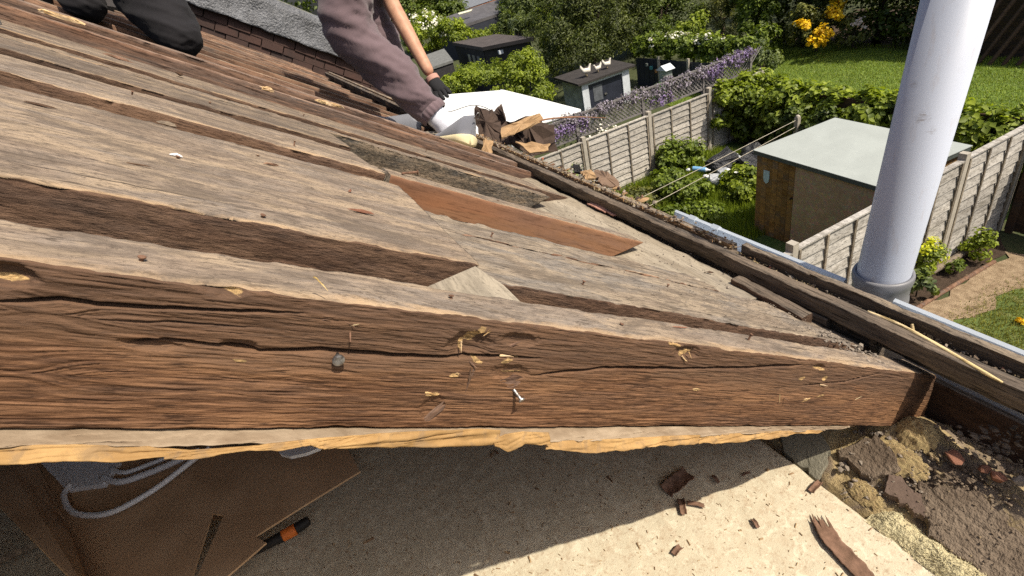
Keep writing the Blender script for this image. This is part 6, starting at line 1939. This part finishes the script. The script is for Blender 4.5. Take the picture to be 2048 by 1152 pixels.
for k in range(30):
    x = -18.6 + k * .155
    box('plank', x, x + .15, 14.2 + .01 * (k % 2), 14.225 + .01 * (k % 2), GZ, -4.62 + rnd.uniform(-.01, .01), M_NAVY, df)
for x in (-17.2, -15.6): box('post', x, x + .09, 14.12, 14.19, GZ, -4.5, M_CONC, df)
for k, (x, z, cc) in enumerate([(-17.65, -5.0, (.10, .35, .36)), (-17.35, -5.1, (.6, .3, .12)), (-17.9, -4.9, (.2, .22, .2))]):
    box('ornament', x, x + .10, 14.10, 14.19, z, z + .12, plain('ornament_paint', cc, .5), df)
bm_ = empty('bird_table', (-16.1, 13.5, GZ), 'small pale bird house in front of the dark fence', 'bird table')
box('cabinet', -16.3, -15.95, 13.45, 13.75, -5.35, -4.75, M_WSIDE, bm_)
box('hole', -15.948, -15.93, 13.52, 13.68, -5.2, -4.95, M_BLK, bm_)
box('post', -16.16, -16.08, 13.55, 13.63, GZ, -5.352, M_CONC, bm_)
mk('roof', [(-16.4, 13.38, -4.748), (-15.85, 13.38, -4.748), (-15.85, 13.82, -4.748), (-16.4, 13.82, -4.748), (-16.12, 13.38, -4.58), (-16.12, 13.82, -4.58)], [(0, 1, 2, 3), (0, 4, 1), (3, 2, 5), (0, 3, 5, 4), (1, 4, 5, 2)], M_WPT, bm_)
weeds('bright green pot plant in front of the dark fence', 'pot_plant', (-15.9, 13.1), (.25, .25), .6, 500, .09, leafmat('leaf_bright', (.08, .26, .06)), 66)
hb3 = [((-18.7 + .55 * k, 14.75, -4.35 + .06 * math.sin(k * 2.2)), (.5, .45, .42)) for k in range(10)]
tree('ivy_hedge', 'ivy hedge with white blooms above the dark fence', 'hedge', (-16.5, 14.8, GZ), hb3, 9500, .13, L_MID, 67, 0, m=26, cr=.38, aspect=.7)
C, Nn, T = clumps(260, [((-16.5, 14.6, -4.1), (2.6, .4, .3))], 68, 22, .12); o = leaf_obj('white_blooms', C, Nn, .10, L_WHT, bpy.data.objects['ivy_hedge.001'], 68, .9); o['kind'] = 'stuff'

# ------------------------------------------------------------------ white awning of the next house, black shed and roofs further along
M_AWN = plain('white_awning_cloth', (.78, .79, .78), .7, .04, 1.5, .05)
aw = empty('awning', (-13.5, 5.2, -3.5), 'large white flat awning beyond the torn felt heap', 'awning')
V = [(-11.30, 6.75, -3.52), (-15.9, 6.85, -3.52), (-17.6, 5.6, -3.46), (-17.6, 2.2, -3.25), (-11.2, 2.2, -3.25)]
V2 = V + [(x, y, z - .03) for x, y, z in V]
mk('cloth', V2, [tuple(range(4, -1, -1)), tuple(range(5, 10))] + [(i, (i + 1) % 5, 5 + (i + 1) % 5, 5 + i) for i in range(5)], M_AWN, aw)
tube('front_bar', [(-11.25, 6.78, -3.56), (-13.5, 6.84, -3.56), (-15.95, 6.88, -3.56)], .055, M_AWN, aw, n=12)
tube('side_bar', [(-11.24, 6.78, -3.56), (-11.15, 4.4, -3.42), (-11.14, 2.2, -3.3)], .045, M_AWN, aw, n=12)
for x in (-11.4, -15.7): box('leg', x, x + .06, 6.70, 6.76, GZ, -3.55, M_WPT, aw)
bs = empty('black_shed', (-26.5, 11.3, GZ), 'black flat roofed shed beyond the round bush', 'shed')
M_BROOF = plain('brown_black_felt', (.085, .072, .068), .9, .25, 2, .4, .01)
BC = [(-30.2, 10.75, -3.42), (-25.1, 10.35, -3.42), (-23.0, 12.05, -3.36), (-27.7, 12.35, -3.36)]
bc = np.mean(BC, axis=0)
V = BC + [tuple(bc + (np.array(p) - bc) - [0, 0, .16]) for p in BC]
mk('roof', V, [(0, 1, 2, 3), (7, 6, 5, 4)] + [(i, 4 + i, 4 + (i + 1) % 4, (i + 1) % 4) for i in range(4)], M_BROOF, bs)
w4 = [bc + (np.array(p) - bc) * .93 for p in BC]
M_SBLK = plain('black_stained_boards', (.035, .033, .034), .8, .3, 4, .3)
for i in range(4): wallquad('wall', w4[i], w4[(i + 1) % 4], .01, .99, .04, M_SBLK, -.165, bs)
for k in range(3): wallquad('pane', w4[0], w4[1], .42 + k * .16, .50 + k * .16, .02, plain('shed_pane', (.22, .24, .25), .2, .3, 3, 0, spec=.6), -.5, bs, GZ + .9, .012)
P_ = lp(w4[1], w4[2], .35); box('notice', P_[0] - .02, P_[0] + .12, P_[1] - .12, P_[1] + .12, -3.85, -3.68, M_WPT, bs)
lt_ = empty('lean_to', (-28.5, 9.6, GZ), 'low grey sloping lean-to roof left of the black shed', 'lean-to')
lc = [atD(845, 112, 27.5), atD(888, 97, 28.5), atD(906, 120, 26.8), atD(858, 136, 26.0)]
V = lc + [p - np.array([0, 0, .12]) for p in lc]
mk('roof', V, [(0, 1, 2, 3), (7, 6, 5, 4)] + [(i, 4 + i, 4 + (i + 1) % 4, (i + 1) % 4) for i in range(4)], plain('grey_felt', (.15, .155, .15), .9), lt_)
lcc = np.mean(lc, axis=0); l4 = [lcc + (p - lcc) * .9 for p in lc]
for i in range(4): wallquad('wall', l4[i], l4[(i + 1) % 4], .01, .99, .04, M_SBLK, -.13, lt_)
fr = empty('long_roofed_building', atD(960, 60, 38), 'long dark roofed outbuilding far beyond the black shed', 'building')
q0, q1, q2, q3 = atD(860, 44, 38), atD(1000, -2, 42), atD(1035, 14, 41), atD(925, 50, 36.5)
V = [q0, q1, q2, q3] + [p - np.array([0, 0, .2]) for p in (q0, q1, q2, q3)]
mk('roof', V, [(0, 1, 2, 3), (7, 6, 5, 4)] + [(i, 4 + i, 4 + (i + 1) % 4, (i + 1) % 4) for i in range(4)], plain('dark_slate_roof', (.10, .095, .10), .6, .3, 2, .3, .01), fr)
fc = np.mean([q0, q1, q2, q3], axis=0); f4 = [fc + (p - fc) * .94 for p in (q0, q1, q2, q3)]
for i in range(4): wallquad('wall', f4[i], f4[(i + 1) % 4], .0, 1, .05, plain('navy_wall', (.03, .033, .045), .7), -.2, fr)
rl = [atD(916, 30, 37.4), atD(945, 22, 38.5), atD(942, 26, 38.2), atD(918, 33, 37.2)]
sheet('rooflight', [p + np.array([0, 0, .06]) for p in rl], .08, plain('rooflight_pane', (.62, .60, .45), .3, .1, 3, 0, spec=.6), fr)
f2 = empty('gabled_house', atD(960, 0, 52), 'far house with a blue grey roof and red brick gable', 'house')
q0, q1, q2, q3 = atD(920, 22, 47), atD(990, -2, 49), atD(985, -40, 54), atD(935, -30, 53)
V = [q0, q1, q2, q3] + [np.array([p[0], p[1], GZ]) for p in (q0, q1, q2, q3)]
mk('roof', V, [(0, 1, 2, 3)], plain('blue_slate', (.17, .18, .20), .6), f2)
mk('wall', np.array(V) + np.array([0, 0, -.05]), [(0, 4, 5, 1), (1, 5, 6, 2), (2, 6, 7, 3), (3, 7, 4, 0)], M_BRICK, f2)

# ------------------------------------------------------------------ trees and bushes
def B(px, py, d, rx, ry, rz): return (tuple(atD(px, py, d)), (rx, ry, rz))


def gnd(P): return (P[0], P[1], GZ)


def T_(name, label, cat, blobs, n, size, mat, seed, tr=.14, **k):
    base = np.mean([b[0] for b in blobs], axis=0)
    return tree(name, label, cat, gnd(base), blobs, n, size, mat, seed, tr, **k)


T_('round_bush', 'round clipped bush behind the white awning', 'bush', [B(1035, 150, 19.5, 1.15, 1.1, .80), B(955, 165, 19.5, 1.0, .9, .62), B(905, 182, 19.2, .8, .7, .5), B(1060, 178, 19.2, .8, .8, .7)], 15000, .105, L_LITE, 71, .08, m=44, cr=.26)
T_('flowering_bush', 'pale blossoming bush left of the black shed', 'bush', [B(850, 65, 31, 1.4, 1.2, .9), B(900, 72, 30, 1.3, 1.1, .8), B(835, 85, 30, .9, .8, .9)], 8000, .17, L_LITE, 72, .08, m=40, cr=.28)
C, Nn, T = clumps(420, [B(850, 58, 30.5, 1.5, 1.2, .9)], 73, 40, .2); leaf_obj('white_blooms', C, Nn, .16, L_WHT, bpy.data.objects['flowering_bush'], 73, .9)['kind'] = 'stuff'
T_('willow_shrub', 'grey green feathery shrub beside the long dark roof', 'shrub', [B(1045, 35, 30, 1.3, 1.2, 1.2), B(1065, 60, 29, .9, .9, .8), B(1020, 55, 29, .7, .7, .7)], 7500, .20, L_BLUE, 74, .10, m=40, cr=.30, aspect=.25)
T_('shrub', 'bright green shrub right of the black shed', 'shrub', [B(1098, 70, 27, .6, .6, .9), B(1085, 50, 27, .5, .5, .7)], 2600, .15, L_LITE, 75, .06, m=24)
T_('shrub', 'low sunlit shrub between the two dark roofs', 'shrub', [B(1000, 66, 33, 1.2, .8, .45), B(960, 74, 33, 1.0, .7, .4)], 2600, .16, L_LITE, 76, .05, m=24)
T_('evergreen_tree', 'tall dark evergreen behind the cabin', 'tree', [B(1130, 70, 24, 1.5, 1.5, 2.4), B(1190, 40, 24, 1.6, 1.5, 2.4), B(1240, 20, 25, 1.4, 1.4, 2.2), B(1160, 0, 25, 1.7, 1.6, 2.0), B(1120, 110, 22, .8, .8, 1.3), B(1175, 105, 21, .9, .8, 1.0), B(1235, 85, 22, 1.0, .9, 1.2)], 42000, .13, L_DARK, 81, .25, m=46, cr=.30, aspect=.4, inner=.4)
T_('evergreen_tree', 'dark broad tree behind the ivy of the dark fence', 'tree', [B(1300, 40, 26, 1.5, 1.4, 2.0), B(1360, 20, 27, 1.6, 1.5, 2.0), B(1320, 80, 24, 1.0, .9, 1.0), B(1290, -10, 27, 1.5, 1.5, 1.5)], 22000, .13, L_DEEP, 82, .2, m=46, cr=.28, aspect=.5, inner=.4)
T_('shrub', 'bright yellow green shrub in front of the dark broad tree', 'shrub', [B(1385, 75, 21.5, .75, .7, .9), B(1410, 95, 21, .6, .6, .6), B(1360, 95, 21.5, .6, .5, .5)], 4200, .13, L_LITE, 83, .06, m=34)
T_('conifer', 'olive coloured conifer right of the yellow green shrub', 'tree', [B(1448, 60, 24, .75, .7, 1.6), B(1450, 20, 25, .6, .6, 1.5), B(1430, 10, 26, .9, .9, 1.4)], 7000, .14, L_OLIVE, 84, .12, m=44, cr=.26, aspect=.25)
T_('leafy_tree', 'fresh green tree at the left end of the far lawn', 'tree', [B(1515, 40, 21.5, .85, .8, 1.3), B(1530, 90, 20.5, .7, .6, .7), B(1500, 0, 23, 1.0, .9, 1.2), B(1545, 15, 22, .6, .6, .7)], 8500, .15, L_MID, 85, .12, m=46, cr=.26)
T_('shrub', 'grey green shrub at the end of the trellis', 'shrub', [B(1515, 125, 18, .45, .45, .7), B(1540, 130, 18.5, .4, .4, .45)], 2200, .11, L_BLUE, 86, .05, m=26)
for k, (X, Y, rx, hh, lab) in enumerate([(-16.2, 21.2, 1.5, 6.5, 'deep shaded tree behind the yellow laburnum'), (-13.6, 22.0, 1.7, 6.5, 'deep shaded tree in the middle beyond the far lawn'), (-11.6, 21.6, 1.6, 6.0, 'deep shaded tree left of the vent pipe top'), (-9.6, 22.2, 1.7, 6.5, 'deep shaded tree behind the vent pipe'), (-7.0, 22.5, 1.7, 6.0, 'deep shaded tree at the right edge beyond the lawn')]):
    bl = [((X, Y, GZ + 1.0), (rx, rx * .8, 1.1)), ((X - .7, Y - .4, GZ + 2.2), (rx * .9, rx * .8, 1.3)), ((X + .8, Y - .3, GZ + 2.6), (rx * .9, rx * .8, 1.3)), ((X, Y, GZ + hh * .7), (rx, rx, 1.8)), ((X + .3, Y - .7, GZ + .5), (rx * .8, .6, .7))]
    T_('shade_tree', lab, 'tree', bl, 9500, .17, L_DARK if k != 1 else L_DEEP, 90 + k, .2, m=46, cr=.30, inner=.4, group='shade trees beyond the far lawn')
lb = T_('laburnum', 'yellow flowering laburnum at the far end of the lawn', 'tree', [B(1665, 25, 20.2, .35, .35, .8), B(1640, 70, 19.6, .4, .35, .45), B(1605, 60, 19.8, .6, .5, .8)], 2600, .13, L_OLIVE, 95, .06, m=26)
C, Nn, T = clumps(1100, [B(1668, 5, 19.6, .26, .22, .65), B(1665, 35, 19.3, .32, .26, .34), B(1645, 70, 19, .30, .26, .28), B(1632, 84, 18.9, .34, .26, .18), B(1600, 60, 19.2, .3, .26, .3)], 96, 9, .5); leaf_obj('yellow_flowers', C, Nn, .13, L_YEL, lb, 96, .8)['kind'] = 'stuff'
rb = T_('rose_bush', 'small rose bush with pale pink blooms beside the laburnum', 'bush', [B(1710, 62, 19.4, .6, .5, .6)], 1400, .12, L_OLIVE, 97, .04, m=26)
C, Nn, T = clumps(60, [B(1718, 50, 18.9, .25, .2, .2)], 98, 8, .5); leaf_obj('pink_blooms', C, Nn, .11, leafmat('flower_pale_pink', (.66, .55, .50), .1, .2, .2, (1.1, 1.1, 1.1)), rb, 98, .9)
for k, (px, py, d, rx, rz, m_, lab) in enumerate([(800, 10, 44, 2.2, 2.6, L_DEEP, 'far tree behind the crouching person'), (850, 5, 46, 2.2, 2.4, L_OLIVE, 'far olive tree left of the gabled house'), (885, 15, 44, 1.8, 2.0, L_DEEP, 'far dark tree touching the gabled house'), (1060, -10, 40, 2.4, 2.2, L_DEEP, 'far tree above the grey green feathery shrub')]):
    T_('far_tree', lab, 'tree', [B(px, py, d, rx, rx, rz), B(px - 15, py + 25, d - 1, rx * .7, rx * .7, rz * .6), B(px + 15, py + 20, d - 1, rx * .7, rx * .7, rz * .6)], 5500, .26, m_, 100 + k, .2, m=46, cr=.28, group='far trees beyond the sheds')
# far wood that closes the view: one mass
C, Nn, T = clumps(24000, [((-70 + 7 * k, 26 + 16 * math.sin(k * .9) ** 2 + .6 * abs(k - 5), -2.5), (5, 3.5, 4.5)) for k in range(11)] + [((-62, y, -2.5), (4, 5, 5)) for y in (2, 10, 18)] + [((-9 + 5 * k, 26, -2.5), (3.5, 2.5, 4)) for k in range(4)], 110, 60, .26)
o = leaf_obj('far_wood', C, Nn, .42, L_DEEP, None, 110, .6, rndv=T); tag(o, 'far belt of trees closing the gardens', 'trees', kind='stuff')
tag(patch('far_border', [(-17.5, 20.5), (-4, 20.5), (-4, 27), (-17.5, 27)], GZ + .002, M_SOIL, 9, .2), kind='structure')

# leaning dark timber and white wall at the top right
lt2 = empty('timber_rack', (-9.2, 19.6, GZ), 'dark rack of leaning timber beyond the shaded lawn', 'rack')
for k in range(9):
    x = -10.6 + k * .32
    tube('pole', [(x, 19.2 + .05 * (k % 3), GZ), (x + .75, 20.0, GZ + 2.1)], .055, M_SIDE, lt2, n=6, smooth=False, sub=1)
box('backing', -10.9, -5.5, 20.05, 20.12, GZ, GZ + 2.2, M_DBR, lt2)
wh = empty('white_outbuilding', (-6.5, 21.5, GZ), 'white wall of an outbuilding at the top right corner', 'building')
box('wall', -10.2, -3.5, 20.8, 23.5, GZ, -1.8, plain('white_render', (.66, .68, .70), .8, .06, 2, .1), wh)
mk('roof', [(-10.4, 20.5, -1.79), (-3.3, 20.5, -1.79), (-3.3, 23.8, -1.79), (-10.4, 23.8, -1.79), (-10.4, 22.1, -.7), (-3.3, 22.1, -.7)], [(0, 1, 5, 4), (2, 3, 4, 5), (0, 4, 3), (1, 2, 5), (3, 2, 1, 0)], M_BROOF, wh)
